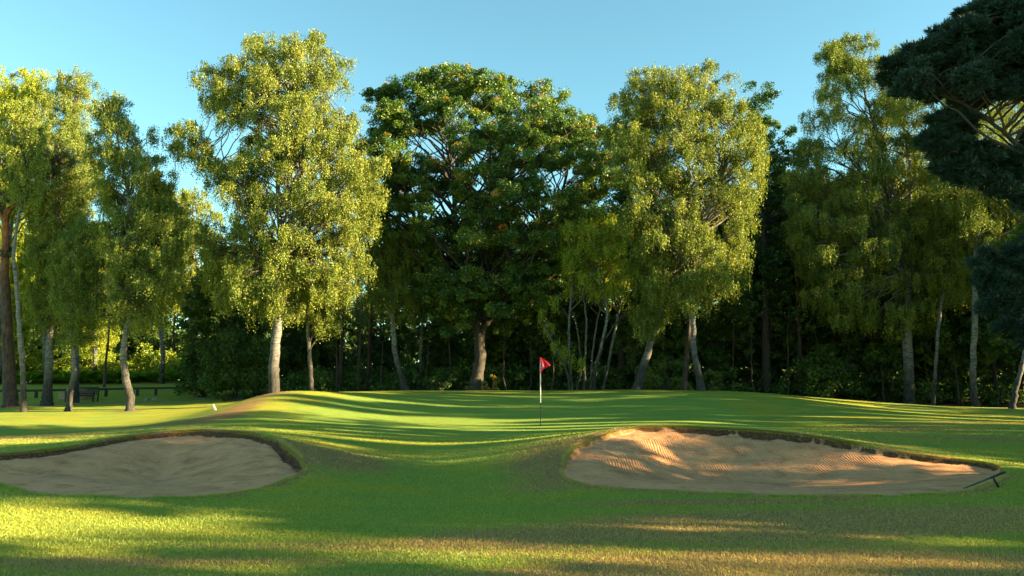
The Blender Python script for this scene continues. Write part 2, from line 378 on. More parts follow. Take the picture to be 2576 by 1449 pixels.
# dry patches: photo position, distance, radii in metres
DRY = [(820, 1160, 14.5, 1.1, 1.8, 1.0), (700, 1090, 16.2, 1.2, .5, .9), (900, 1175, 13.6, .7, .8, .5), (1380, 1170, 13.6, .8, 1.7, .9), (1480, 1100, 15.6, 1.4, .6, .9), (1350, 1215, 12, .6, .5, .4),
       (2050, 1310, 8.9, 2.8, .9, 1.3), (1500, 1405, 7.0, 1.4, .3, .9), (2150, 1400, 7.1, 1.6, .3, .9), (1650, 1320, 8.7, 1.5, .45, .8), (2400, 1270, 9.9, 2.6, .6, .9), (1800, 1290, 9.5, 1.6, .4, .7), (2450, 1330, 8.3, 1.2, .35, -.6), (1600, 1370, 7.5, 2.0, .4, .65), (1600, 1440, 6.5, 1.6, .5, .8), (1260, 1400, 7.1, 1.1, .35, -.7), (2300, 1425, 6.7, 1.0, .3, -.6), (2000, 1420, 6.8, 2.2, .5, .85), (2450, 1400, 7, 1.8, .5, .7), (2250, 1370, 7.5, 1.6, .4, .7),
       (950, 1345, 8, 2.0, .35, .7), (500, 1390, 7.3, 2.2, .22, .6), (300, 1430, 6.6, 1.4, .25, .55), (1000, 1420, 6.8, 1.1, .25, .35), (1250, 1330, 8.4, 1.4, .5, .55), (60, 1400, 7.2, 1.4, .4, .6),
       (100, 1095, 22.5, 3.5, 1.8, .75), (300, 1075, 25.5, 3, 1.2, .6), (2250, 1075, 22, 2.4, 1.3, .8), (2450, 1100, 18.8, 2.8, .8, .75), (2100, 1100, 18.4, 1.8, .5, .6), (2500, 1060, 24, 2.5, 1, .6), (1780, 1072, 16.9, 3.2, .28, 1), (2150, 1112, 16.2, 1.6, .3, .7),
       (560, 1045, 26.5, .9, 1.8, .9), (620, 1020, 29.3, .7, 1.4, .9), (680, 992, 32.4, .9, 1.5, .9), (480, 1068, 24, 1.2, .8, .7), (350, 1097, 16, 1.5, .3, .6), (325, 1034, 36.8, .8, .8, 1.0), (28, 1026, 41.5, 1.2, .9, .9), (2000, 1255, 10.7, 2.5, .2, .6), (1700, 1252, 10.7, 1.6, .25, .7)]
def dryness(x, y):
    d = .15+.26*(fbm(x*.35+9, y*.7+3, 5)-.5)
    for u, v, yy, rx, ry, a in DRY:
        p = P(u, v, yy); q = ((x-p[0])/rx)**2+((y-p[1])/ry)**2
        k = q < 6
        d[k] = d[k]+(a*.8)*np.exp(-1.1*q[k])
    d += .30*(fbm(x*.8+4, y*1.7+8, 21)-.5)*sstep(22, 8, y)
    return d
def bunker_z(x, y, z, sdL, sdR):
    soil = np.zeros(len(x)); rip = np.zeros(len(x)); out = z.copy()
    for sd, side in ((sdL, 0), (sdR, 1)):
        k = sd > -.6
        xx, yy, s = x[k], y[k], sd[k]
        front = 11.6 if side == 0 else 11.7
        back = sstep(front+.4, front+2.2, yy)
        back = np.maximum(back, sstep(4.9-(-8.0 if side == 0 else -8.0), 5.6-(-8.0), np.zeros(len(xx))))
        rag = fbm(xx*3.1, yy*3.1, 40+side, 4)
        if side: wall = .03+back*(.01+.12*rag)*(.55+.6*sstep(2.5, 4.5, xx)*sstep(8.6, 5.5, xx))
        else: wall = .03+back*(.03+.09*rag)*(.5+.4*sstep(-8.5, -5.5, xx)+.9*sstep(-4.6, -3.8, xx))
        # raised rim just outside, then the cut wall
        bumpo = .05*back*np.exp(-((s+.22)/.25)**2)*(s < 0)
        zz = z[k]+bumpo
        floor = -.14 if side == 0 else -.13
        prof = sstep(.04, 2.7 if side == 0 else 2.5, s)
        und = .05*(fbm(xx*.9, yy*.9, 60+side)-.5)+.03*(fbm(xx*4, yy*4, 66+side)-.5)
        sandz = (z[k]-wall)*(1-prof)+floor*prof+und*sstep(.1, .8, s)
        cut = sstep(0.0, .07+.05*rag, s)
        zz = np.where(s > 0, zz*(1-cut)+sandz*cut, zz)
        out[k] = zz
        soil[k] = np.maximum(soil[k], np.where(s > 0, sstep(.08+.20*fbm(xx*9, yy*9, 47, 3)+(.10*sstep(-4.8, -4.0, xx) if side == 0 else 0), .03, s)*back*(1.0 if side == 0 else .45+.65*sstep(2.2, 3.6, xx)*sstep(.32, .5, rag)), 0))
        if side: rip[k] = np.where(s > 0, sstep(.35, .6, s)*sstep(3.0, 1.9, s)*sstep(11.9, 12.9, yy)*sstep(.3, .55, fbm(xx*.7, yy*1.2, 81)+.1), 0)
        else: rip[k] = np.where(s > 0, .55*sstep(.3, .6, s)*sstep(3.2, 2.0, s)*sstep(.35, .6, fbm(xx*.8, yy*1.2, 83)), 0)
    return out, soil, rip

def axis(segs):
    out = []
    for a, b, st in segs: out.append(np.arange(a, b-1e-6, st))
    return np.concatenate(out+[[segs[-1][1]]])
xs = axis([(-300, -60, 12), (-60, -24, 1.5), (-24, -10.5, .25), (-10.5, -2.6, .045), (-2.6, .3, .12), (.3, 9.6, .045), (9.6, 24, .25), (24, 60, 1.5), (60, 300, 12)])
ys = axis([(-120, -12, 6), (-12, 4, .8), (4, 10.8, .12), (10.8, 17, .04), (17, 24, .14), (24, 48, .2), (48, 70, .6), (70, 120, 2.5), (120, 400, 14)])
GX, GY = np.meshgrid(xs, ys); gx, gy = GX.ravel(), GY.ravel()
gz = terrain(gx, gy)
gz += .05*(fbm(gx*.35, gy*.35, 3)-.5)*sstep(0, 10, gy)+.014*(fbm(gx*2.2, gy*2.2, 9)-.5)
sL = boxed(gx, gy, POLY_L, 1.0); sR = boxed(gx, gy, POLY_R, 1.0)
gz, soil, rip = bunker_z(gx, gy, gz, sL, sR)
sdv = np.maximum(sL, sR); grn = boxed(gx, gy, GREEN, 1.0)
pathd = np.full(len(gx), 9.0); kk = (gy > 38) & (gy < 54) & (gx < 5); pathd[kk] = dist_line(gx[kk], gy[kk], PATH)
dryv = dryness(gx, gy)
fringe = lambda sd, x, y: .75*sstep(-.38, -.03, sd)*(sd > -.5)*sstep(.35, .6, fbm(x*1.3, y*1.3, 19))
dryv += fringe(sdv, gx, gy)*(sdv < .02)
litter = sstep(40.5, 43.5, gy+1.2*(fbm(gx*.5, gy*.5, 77)-.5))*sstep(-12.5, -10.5, gx+.6*(gy-42))
litter = np.maximum(litter, sstep(60, 64, gy))
attrs_all = dict(dry=dryv, grn=sstep(-.25, .25, grn), sd=sdv, soil=soil, rip=rip, path=sstep(1.0, .3, pathd), litter=litter)
nx, ny = len(xs), len(ys)
i = (np.arange(ny-1)[:, None]*nx+np.arange(nx-1)[None]).ravel()
FQ = np.stack([i, i+1, i+nx+1, i+nx], 1)
fc = lambda a: a[FQ].mean(1)
cls = np.zeros(len(FQ), int)
cls[fc(grn) > 0] = 1; cls[fc(sL) > 0] = 2; cls[fc(sR) > 0] = 3
pm = (fc(pathd) < .65); cls[pm] = 4
Vg = np.c_[gx, gy, gz]
for ci, (nm_, lb, ct) in enumerate([('ground', 'mown grass fairway and wooded ground around the green', 'ground'),
                         ('putting_green', 'smooth raised putting green striped with low sunlight', 'green'),
                         ('sand_bunker', 'left sand bunker with a dark turf lip, wholly in shade', 'bunker'),
                         ('sand_bunker', 'right sand bunker with raked lines and bright sunlit face', 'bunker'),
                         ('path', 'pale gravel footpath passing in front of the low rail', 'path')]):
    f = FQ[cls == ci]; idx, inv = np.unique(f, return_inverse=True)
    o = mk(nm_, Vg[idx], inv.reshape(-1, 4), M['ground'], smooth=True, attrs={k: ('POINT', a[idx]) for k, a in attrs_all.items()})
    tag(o, lb, ct, None, 'structure')

def surf(x, y):
    """height of the built ground, by lookup in the grid"""
    x = np.asarray(x, float); y = np.asarray(y, float)
    ix = np.clip(np.searchsorted(xs, x)-1, 0, nx-2); iy = np.clip(np.searchsorted(ys, y)-1, 0, ny-2)
    tx = (x-xs[ix])/(xs[ix+1]-xs[ix]); ty = (y-ys[iy])/(ys[iy+1]-ys[iy]); Z = gz.reshape(ny, nx)
    return (Z[iy, ix]*(1-tx)+Z[iy, ix+1]*tx)*(1-ty)+(Z[iy+1, ix]*(1-tx)+Z[iy+1, ix+1]*tx)*ty

# ------------------------------------------------------------------ grass blades (nobody could count them)
def blades(name, x, y, h, wdt, rng, label):
    n = len(x); z = surf(x, y)-.003
    a = rng.uniform(0, 2*np.pi, n); lean = rng.normal(0, .55, (n, 2))*h[:, None]
    dx = np.cos(a)*wdt/2; dy = np.sin(a)*wdt/2
    V = np.empty((n, 3, 3)); V[:, 0] = np.c_[x-dx, y-dy, z]; V[:, 1] = np.c_[x+dx, y+dy, z]; V[:, 2] = np.c_[x+lean[:, 0], y+lean[:, 1], z+h]
    F = np.arange(n*3).reshape(-1, 3)
    d = dryness(x, y)+fringe(np.maximum(boxed(x, y, POLY_L, .6), boxed(x, y, POLY_R, .6)), x, y)+1.0*(fbm(x*9, y*9, 91)-.5)*.6
    tint = np.clip((d-.25)/.6, 0, 1)*.5+rng.random(n)*.5
    o = mk(name, V.reshape(-1, 3), F, M['blade'], attrs={'tint': ('FACE', tint)}); tag(o, label, 'grass', None, 'stuff')
M['blade'] = leaf_mat('grass_blade', [(0, (.18, .235, .04)), (.3, (.32, .38, .055)), (.5, (.44, .45, .07)), (.62, (.42, .32, .08)), (1, (.56, .37, .17))], trans=.3, gloss=.03)
rng = np.random.default_rng(11)
def scatter(n, y0, y1, k=.74, pw=1.0):
    y = y0+(y1-y0)*rng.random(n)**pw; x = rng.uniform(-1, 1, n)*k*y; return x, y
x1, y1 = scatter(330000, 5.2, 13.5, pw=1.35)
x2, y2 = scatter(120000, 13.5, 24, pw=1.1)
x = np.r_[x1, x2]; y = np.r_[y1, y2]
sdd = np.maximum(boxed(x, y, POLY_L, .5), boxed(x, y, POLY_R, .5)); gg = boxed(x, y, GREEN, .3)
keep = (sdd < -.01) & (gg < 0); x, y = x[keep], y[keep]
blades('mown_grass', x, y, rng.uniform(.010, .026, len(x))*(1+.02*y), rng.uniform(.004, .009, len(x))*(1+.05*y), rng, 'short mown grass blades across the fairway in front of the green')
xe = []; 
for poly in (POLY_L, POLY_R):
    nxt = np.roll(poly, -1, 0); ln = np.hypot(*(nxt-poly).T)
    for _ in range(1):
        m = 16000; k = rng.choice(len(poly), m, p=ln/ln.sum()); t = rng.random(m)[:, None]
        q = poly[k]*(1-t)+nxt[k]*t; nv = np.c_[(nxt-poly)[k][:, 1], -(nxt-poly)[k][:, 0]]; nv /= np.linalg.norm(nv, axis=1)[:, None]
        q = q+nv*np.abs(rng.normal(0, .05, m))[:, None]
        xe.append(q)
q = np.concatenate(xe); ok = np.maximum(boxed(q[:, 0], q[:, 1], POLY_L, .5), boxed(q[:, 0], q[:, 1], POLY_R, .5)) < .012
q = q[ok & (fbm(q[:, 0]*1.5, q[:, 1]*1.5, 17) > .42)]
blades('rough_grass', q[:, 0], q[:, 1], rng.uniform(.02, .055, len(q)), rng.uniform(.005, .010, len(q)), rng, 'longer rough grass fringing the lips of both bunkers')

def hang(poly, m, seed):
    rng = np.random.default_rng(seed); nxt = np.roll(poly, -1, 0); e = nxt-poly; ln = np.hypot(*e.T); k = rng.choice(len(poly), m, p=ln/ln.sum()); t = rng.random(m)[:, None]
    q = poly[k]*(1-t)+nxt[k]*t; nv = np.c_[e[k][:, 1], -e[k][:, 0]]; nv /= np.linalg.norm(nv, axis=1)[:, None]
    q = q+nv*rng.uniform(.0, .03, m)[:, None]; ok = (q[:, 1] > 12.6) & (fbm(q[:, 0]*2.3, q[:, 1]*2.3, seed+5) > .38); q, nv = q[ok], nv[ok]; n = len(q)
    z = surf(q[:, 0]+nv[:, 0]*.05, q[:, 1]+nv[:, 1]*.05); h = rng.uniform(.02, .085, n)*(.4+fbm(q[:, 0]*4, q[:, 1]*4, 3)); a = rng.uniform(0, 6.28, n); w_ = rng.uniform(.003, .007, n)
    V = np.empty((n, 3, 3)); V[:, 0] = np.c_[q[:, 0]-np.cos(a)*w_, q[:, 1]-np.sin(a)*w_, z]; V[:, 1] = np.c_[q[:, 0]+np.cos(a)*w_, q[:, 1]+np.sin(a)*w_, z]
    V[:, 2] = np.c_[q[:, 0]-nv[:, 0]*h*.9+rng.normal(0, .012, n), q[:, 1]-nv[:, 1]*h*.9, z+h*rng.uniform(-1.0, .5, n)]
    return V, np.clip(rng.normal(.6, .2, n), 0, 1)
Vh, th_ = zip(hang(POLY_L, 30000, 71), hang(POLY_R, 34000, 72)); Vh = np.concatenate(Vh); 
tag(mk('lip_grass', Vh.reshape(-1, 3), np.arange(len(Vh)*3).reshape(-1, 3), M['blade'], attrs={'tint': ('FACE', np.concatenate(th_))}), 'dry grass hanging over the back lips of both bunkers', 'grass', None, 'stuff')

rng = np.random.default_rng(33); xl, yl = scatter(170, 5.8, 20); kl = (np.maximum(boxed(xl, yl, POLY_L, .5), boxed(xl, yl, POLY_R, .5)) < 0); xl, yl = xl[kl], yl[kl]; nl = len(xl)
cl_ = np.c_[xl, yl, surf(xl, yl)+.022]; al = rng.normal(size=(nl, 3)); al[:, 2] *= .3; al /= np.linalg.norm(al, axis=1)[:, None]; bl = np.cross(al, np.array((0, 0, 1.0))+rng.normal(0, .3, (nl, 3)))
hl = rng.uniform(.014, .026, nl)[:, None]; Vl = np.stack([cl_-al*hl, cl_+bl*hl*.55, cl_+al*hl, cl_-bl*hl*.55], 1).reshape(-1, 3)
tag(mk('fallen_leaves', Vl, np.arange(len(Vl)).reshape(-1, 4), M['birch_leaf'], attrs={'tint': ('FACE', rng.uniform(.8, 1, nl))}), 'small yellow fallen leaves scattered on the grass', 'leaves', None, 'stuff')

# ------------------------------------------------------------------ foliage and trees
def unit(v): return v/(np.linalg.norm(v, axis=-1, keepdims=True)+1e-9)
def leaf_quads(c, a, b, l, w_):
    """c centre, a long axis, b short axis"""
    a = a*(l/2)[:, None]; b = b*(w_/2)[:, None]
    V = np.stack([c-a, c+b*1.0+a*.1, c+a, c-b*1.0+a*.1], 1)
    return V.reshape(-1, 3)
def sph(n, rng): return unit(rng.normal(size=(n, 3)))

def clump_leaves(cl, rs, style, rng, dens=1.0, size=1.0, tintb=0.0):
    """cl: n x 3 clump centres, rs: radii -> vertices, tint"""
    n = len(cl); ct = rng.normal(0, .10, n)
    if style == 'birch':
        k = max(3, int(13*dens)); m = 13
        st = np.repeat(cl, k, 0)+np.repeat(rs, k)[:, None]*sph(n*k, rng)*np.sqrt(rng.random((n*k, 1)))*np.array((1.0, 1.0, .75))
        L = np.repeat(rs, k)*rng.uniform(.6, 3.8, n*k)
        out = unit(rng.normal(size=(n*k, 3))*np.array((1, 1, 0)))
        t = (np.arange(m)[None]+rng.random((n*k, m)))/m
        pos = st[:, None, :]+out[:, None, :]*(np.sqrt(t)*.16)[..., None]*np.repeat(rs, k)[:, None, None]*1.6
        pos[..., 2] += (.18*t-t**1.5)*L[:, None]
        pos = pos.reshape(-1, 3)+rng.normal(0, .035, (n*k*m, 3)); N = len(pos)
        a = unit(rng.normal(size=(N, 3))*.6+np.array((0, 0, -1.0))); b = unit(np.cross(a, rng.normal(size=(N, 3))))
        l = rng.uniform(.055, .105, N)*size; wd = l*rng.uniform(.42, .65, N)
        ti = np.repeat(ct, k*m)+np.repeat(rng.normal(0, .08, n*k), m)+rng.normal(0, .13, N)+.5
    elif style in ('oak', 'dark'):
        k = max(10, int(120*dens)); N = n*k
        d = sph(N, rng); rr = np.repeat(rs, k)[:, None]*(rng.random((N, 1))**.33)
        lump = np.repeat(sph(n*6, rng).reshape(n, 6, 3)[:, rng.integers(0, 6, k), :].reshape(-1, 3), 1, 0)
        pos = np.repeat(cl, k, 0)+unit(d*.75+lump*.8)*rr*np.array((1.05, 1.05, .8))
        nrm = unit(d*.9+rng.normal(size=(N, 3))*.7+np.array((0, 0, .5)))
        a = unit(np.cross(nrm, rng.normal(size=(N, 3)))); b = np.cross(nrm, a)
        l = rng.uniform(.09, .165, N)*size; wd = l*rng.uniform(.5, .75, N)
        ti = np.repeat(ct*1.5, k)+rng.normal(0, .13, N)+.48
        if style == 'oak':
            au = np.repeat(rng.random(n) < .06, k) & (d[:, 2] > -.2) & (rng.random(N) < .45); ti[au] = rng.uniform(.9, 1.0, au.sum())
    elif style == 'pine':
        k = max(10, int(30*dens)); m = 9
        d = sph(n*k, rng); tip = np.repeat(cl, k, 0)+d*np.repeat(rs, k)[:, None]*rng.random((n*k, 1))**.4*np.array((1, 1, .65))
        ax = unit(d*.7+np.array((0, 0, .6)))
        nd = unit(np.repeat(ax, m, 0)*.9+rng.normal(size=(n*k*m, 3))*.55); N = len(nd)
        l = rng.uniform(.08, .15, N)*size; pos = np.repeat(tip, m, 0)+nd*(l/2)[:, None]
        a = nd; b = unit(np.cross(a, rng.normal(size=(N, 3)))); wd = np.full(N, .016*size)*rng.uniform(.7, 1.4, N)
        ti = np.repeat(ct, k*m)+np.repeat(rng.normal(0, .12, n*k), m)+rng.normal(0, .08, N)+.5
    elif style == 'fern':
        k = 7; m = 16
        az = rng.uniform(0, 2*np.pi, n*k); L = np.repeat(rs, k)*rng.uniform(.7, 1.2, n*k)
        t = np.tile(np.linspace(.12, 1, m), n*k); az2 = np.repeat(az, m); LL = np.repeat(L, m)
        base = np.repeat(cl, k*m, 0)
        rad = LL*t*.9; hgt = LL*(1.1*t-.75*t*t)
        pos = base+np.c_[np.cos(az2)*rad, np.sin(az2)*rad, hgt]; N = len(pos)
        side = np.c_[-np.sin(az2), np.cos(az2), np.zeros(N)]; a = unit(side+rng.normal(size=(N, 3))*.1); b = unit(np.c_[np.cos(az2), np.sin(az2), 1.0-1.5*t])
        l = LL*.75*(1.05-t)+.03; wd = LL*.07+.01
        ti = np.repeat(ct, k*m)+rng.normal(0, .12, N)+.55
    if style not in ('birch', 'oak', 'dark', 'pine', 'fern'): raise ValueError
    return leaf_quads(pos, a, b, l, wd), np.clip(ti+tintb, 0, 1)

def build_crown(name, cl, rs, style, mat, rng, parent, base, dens=1.0, size=1.0, tintb=0.0):
    V, t = clump_leaves(cl, rs, style, rng, dens, size, tintb); V = V-base
    return mk(name, V, np.arange(len(V)).reshape(-1, 4), mat, parent, attrs={'tint': ('FACE', t)})

def smooth_path(pts, rad, k=5, wob=0.0, rng=None):
    pts = np.asarray(pts, float); rad = np.asarray(rad, float)
    q = []; r = []
    n = len(pts)
    for i in range(n-1):
        a = pts[max(i-1, 0)]; b = pts[i]; c = pts[i+1]; d = pts[min(i+2, n-1)]
        for t in np.arange(k)/k:
            q.append(.5*((2*b)+(-a+c)*t+(2*a-5*b+4*c-d)*t*t+(-a+3*b-3*c+d)*t**3)); r.append(rad[i]*(1-t)+rad[i+1]*t)
    q.append(pts[-1]); r.append(rad[-1]); q = np.array(q)
    if wob and rng is not None:
        q[1:-1] += rng.normal(0, wob, (len(q)-2, 3))
    return q, np.array(r)

def limbs(g, trunk, trad, lobes, clumps, lobe_of, rng, twig=.011, limb=1.0, rise=.55):
    zt = trunk[:, 2]
    for c, Rr in lobes:
        # leave the trunk somewhat below the lobe
        hd = np.hypot(trunk[:, 0]-c[0], trunk[:, 1]-c[1])
        score = np.abs((c[2]-zt)-rise*hd-.3)+.15*hd
        j = int(np.argmin(score+rng.random(len(score))*1.8)); s = trunk[j]; d = np.linalg.norm(c-s)
        if d < .3: continue
        r0 = min(trad[j]*.7, (.018+.014*d)*limb)
        mid = (s+c)/2+np.array((0, 0, .10*d))+rng.normal(0, .07*d, 3)
        t = np.linspace(0, 1, 8)[:, None]; p = (1-t)**2*s+2*t*(1-t)*mid+t*t*c
        p[1:-1] += rng.normal(0, .018*d, (6, 3))
        g.tube(p, np.linspace(r0, max(r0*.25, .012), 8), 6, cap=False)
    for i, c in enumerate(clumps):
        L = lobes[lobe_of[i]][0]; d = np.linalg.norm(c-L)
        if d < .15: continue
        m = (L+c)/2+rng.normal(0, .1*d, 3)+np.array((0, 0, .08*d)); g.tube([L, m, c+unit(c-L)*.15], [twig*1.5, twig, twig*.4], 3, cap=False)

def pack_rows(rows, y0, r, rng, holes=(), depth=.75, passes=2, skip=0.0):
    """fill an outline given as (v, uL, uR) rows with lobes; depth from the width at that height"""
    rows = np.array(rows, float); lobes = []
    v0, v1 = rows[0, 0], rows[-1, 0]
    for ps in range(passes):
        v = v0+r*.55+(ps*r*.5)
        while v < v1+1:
            uL = np.interp(v, rows[:, 0], rows[:, 1]); uR = np.interp(v, rows[:, 0], rows[:, 2])
            wdt = uR-uL; n = max(1, int(round((wdt-.9*r)/(1.35*r))))
            for k in range(n):
                rr = r*rng.uniform(.7, 1.15)
                lo, hi = uL+rr*.55+rng.normal(0, .22*r), uR-rr*.55+rng.normal(0, .22*r)
                if hi < lo: lo = hi = (uL+uR)/2; rr = min(rr, wdt*.55+6)
                u = lo+(hi-lo)*((k+.5)/n)+rng.normal(0, .22*r) if n > 1 else (lo+hi)/2
                u = min(max(u, lo), hi); vv = v+rng.normal(0, .2*r)
                if any((u-a)**2+(vv-b)**2 < (c+rr*.5)**2 for a, b, c in holes) or rng.random() < skip: continue
                x = (u-(uL+uR)/2)/(wdt/2+1e-6); D = depth*(wdt/2)/1946*y0*math.sqrt(max(0, 1-x*x))
                yy = y0+rng.uniform(-1, 1)*D
                lobes.append((P(u, vv, yy), rr/1946*yy))
            v += 1.15*r
    return lobes

def tree(name, label, cat, trunks, y0, rows=None, r=40, style='birch', leaf='birch_leaf', bark_='birch_bark', seed=1, holes=(), group=None, dens=1.0, size=1.0,
         rsub=.5, cdens=1.15, depth=.75, passes=3, skip=0.0, extra=(), tintb=0.0, limb=1.0, twig=.011, sides=12, flare=1.35, xr=(.45, .45), rise=.55):
    """trunks: list of lists (u, v, width_px[, dy]); the first point of the first is the foot"""
    rng = np.random.default_rng(seed)
    f = P(trunks[0][0][0], trunks[0][0][1], y0); foot = np.array((f[0], y0, tz(f[0], y0)-.04))
    root = empty(name, foot); tag(root, label, cat, group)
    g = Geo(); allp = []; allr = []
    for ti, tk in enumerate(trunks):
        pts = []; rad = []
        for q in tk:
            yy = y0+(q[3] if len(q) > 3 else 0); pts.append(P(q[0], q[1], yy)); rad.append(q[2]/2/1946*yy)
        if ti == 0 or tk[0][1] > 960: 
            pts[0][2] = tz(pts[0][0], pts[0][1])-.06
            h = pts[1]-pts[0]; r0 = rad[0]
            pts.insert(1, pts[0]+h*min(.3, .35/np.linalg.norm(h))); rad.insert(1, r0*1.02); rad[0] = r0*flare
        p, rr = smooth_path(pts, rad, 6, .012, rng)
        g.tube(p, rr, sides, rough=.035, rng=rng); allp.append(p); allr.append(rr)
    ap = np.concatenate(allp); ar = np.concatenate(allr)
    lobes = pack_rows(rows, y0, r, rng, holes, depth, passes, skip) if rows else []
    for e in extra: 
        yy = y0+(e[3] if len(e) > 3 else 0); lobes.append((P(e[0], e[1], yy), e[2]/1946*yy))
    cl = []; lo = []; rs = []
    for i, (c, Rr) in enumerate(lobes):
        rsu = rsub*rng.uniform(.75, 1.25); n = max(3, int(cdens*3.6*(Rr/rsub)**2))
        d = sph(n, rng); cut_ = {'birch': -.15, 'oak': -.5}.get(style, -2); d[:, 2] = np.where(d[:, 2] < cut_, -d[:, 2]*.8, d[:, 2]); d = d*(rng.random((n, 1))**(.22 if style == 'birch' else .36))*Rr*np.array((1.08, 1.08, .8))
        cl.append(c+d); lo += [i]*n; rs.append(rsub*rng.uniform(.6, 1.2, n)*.62)
    if cl:
        cl = np.concatenate(cl); rs = np.concatenate(rs)
        up = ap[:, 2] > foot[2]+.36*(ap[:, 2].max()-foot[2])*(1 if style == 'birch' else .6)
        limbs(g, ap[up], ar[up], lobes, cl, lo, rng, twig, limb, rise)
        build_crown('crown', cl, rs, style, M[leaf], rng, root, foot, dens, size, tintb)
    V = np.concatenate(g.V)-foot; mk('trunk', V, np.concatenate(g.F), M[bark_], root, smooth=True, attrs={'rad': ('POINT', np.concatenate(g.R))})
    return root

BC = dict(style='birch', leaf='birch_leaf', bark_='birch_bark')
# --- the big birch left of the middle
tree('birch_tree', 'tallest birch with thick pale trunk on the left edge of the green, golden hanging foliage', 'tree',
     [[(690, 985, 27), (689, 930, 27), (692, 880, 24), (698, 820, 22), (702, 700, 18), (705, 600, 15), (702, 520, 13), (700, 440, 11), (722, 330, 8), (735, 230, 6), (735, 120, 3)],
      [(705, 590, 10), (720, 540, 9, -.3), (740, 470, 8, -.4), (762, 390, 6, -.5), (768, 320, 5, -.3), (800, 200, 3, 0)],
      [(700, 700, 9), (650, 600, 8, .4), (590, 490, 6, .5), (560, 420, 5, .5), (500, 375, 3, .4)],
      [(702, 640, 8), (770, 540, 7, .3), (840, 430, 5, .6), (880, 330, 3, .5)]],
     36.5, rows=[(82, 680, 800), (110, 625, 822), (150, 560, 835), (190, 498, 875), (240, 483, 890), (300, 500, 905), (335, 415, 905), (380, 418, 925), (430, 470, 975), (500, 468, 985), (560, 480, 940), (640, 500, 935), (700, 510, 915), (755, 520, 890)],
     r=36, holes=[(500, 455, 22), (560, 355, 28), (470, 500, 26), (700, 545, 16), (690, 470, 14), (455, 440, 20), (600, 340, 16), (520, 310, 18), (850, 250, 14), (545, 530, 28), (795, 570, 12)],
     extra=[(690, 785, 44, -1), (730, 790, 40, .5), (655, 790, 34), (560, 765, 34), (545, 720, 38), (720, 760, 40, -1.5), (620, 750, 44, -1.2), (660, 740, 44, -1.6), (850, 740, 40), (600, 700, 40, -1.5), (700, 720, 44, -1.8), (870, 160, 18), (845, 165, 22), (880, 215, 24), (790, 92, 14), (800, 100, 16), (500, 180, 20), (430, 335, 22), (445, 370, 20)], seed=3, cdens=1.15, passes=3, **BC)
tree('birch_tree', 'slim young birch just right of the tallest birch, with a low skirt of leaves', 'tree',
     [[(785, 984, 12), (781, 930, 11), (778, 880, 10), (775, 830, 9), (778, 760, 7), (790, 690, 4)]], 39,
     rows=[(690, 750, 850), (760, 745, 872), (800, 760, 870), (835, 790, 860)], r=30, seed=4, **BC)
tree('birch_tree', 'grey slender birch leaning left, between the slim young birch and the oak', 'tree',
     [[(1022, 982, 18), (1005, 930, 14), (993, 880, 13), (988, 800, 11), (985, 720, 10), (992, 620, 7), (1000, 560, 4)]], 42,
     rows=[(540, 950, 1040), (600, 915, 1060), (700, 910, 1060), (800, 940, 1050)], r=36, seed=5, tintb=-.15, **BC)
# --- oak in the middle
tree('oak_tree', 'broad oak with dark trunk at the back of the green and some orange leaves', 'tree',
     [[(1195, 984, 34), (1202, 940, 30), (1208, 890, 28), (1200, 820, 24), (1178, 760, 18), (1170, 700, 14), (1150, 600, 12), (1140, 480, 9), (1130, 350, 6), (1140, 220, 3)],
      [(1206, 850, 20), (1225, 815, 15), (1260, 770, 13, .5), (1300, 690, 11, .6), (1350, 600, 9, .6), (1400, 520, 6, .5), (1430, 420, 4, .5)],
      [(1200, 830, 14), (1215, 740, 12, -.5), (1230, 640, 11, -.5), (1225, 540, 9, -.4), (1250, 420, 6, -.3), (1280, 300, 4)],
      [(1180, 770, 13), (1120, 690, 11, .3), (1060, 600, 9, .6), (1030, 500, 7, .6), (1000, 400, 4, .5)]],
     42.5, rows=[(170, 1105, 1165), (190, 1045, 1235), (225, 965, 1300), (260, 915, 1430), (320, 890, 1480), (400, 885, 1530), (500, 900, 1540), (600, 910, 1500), (700, 960, 1430), (780, 1050, 1370), (830, 1080, 1300)],
     r=40, style='oak', leaf='oak_leaf', bark_='oak_bark', seed=6, rsub=.58, cdens=1.5, size=.84, dens=1.3, passes=3, rise=.8,
     holes=[(1395, 455, 16), (1370, 470, 14), (1115, 535, 12), (1100, 400, 12), (1040, 390, 10), (1230, 480, 10), (1190, 420, 10), (1010, 560, 10), (1340, 560, 12), (1150, 300, 8), (1440, 460, 10)],
     extra=[(1150, 800, 44, -.5), (1250, 790, 44, .8), (1330, 760, 44, -.8), (1090, 760, 44, .5), (1210, 740, 50, -1.5), (1300, 690, 50, -1.5), (1120, 690, 50, -1.2), (1380, 700, 40), (1130, 172, 16), (1160, 176, 12), (1075, 190, 14), (1345, 222, 24), (1370, 228, 28), (1405, 245, 24), (1440, 285, 16), (1480, 300, 14), (1500, 330, 22), (1000, 215, 22), (1030, 205, 18), (940, 240, 26), (1500, 350, 40), (1535, 400, 44), (1500, 440, 40), (1550, 470, 44), (1520, 540, 44), (1480, 400, 36), (1560, 360, 36), (1440, 330, 34)])
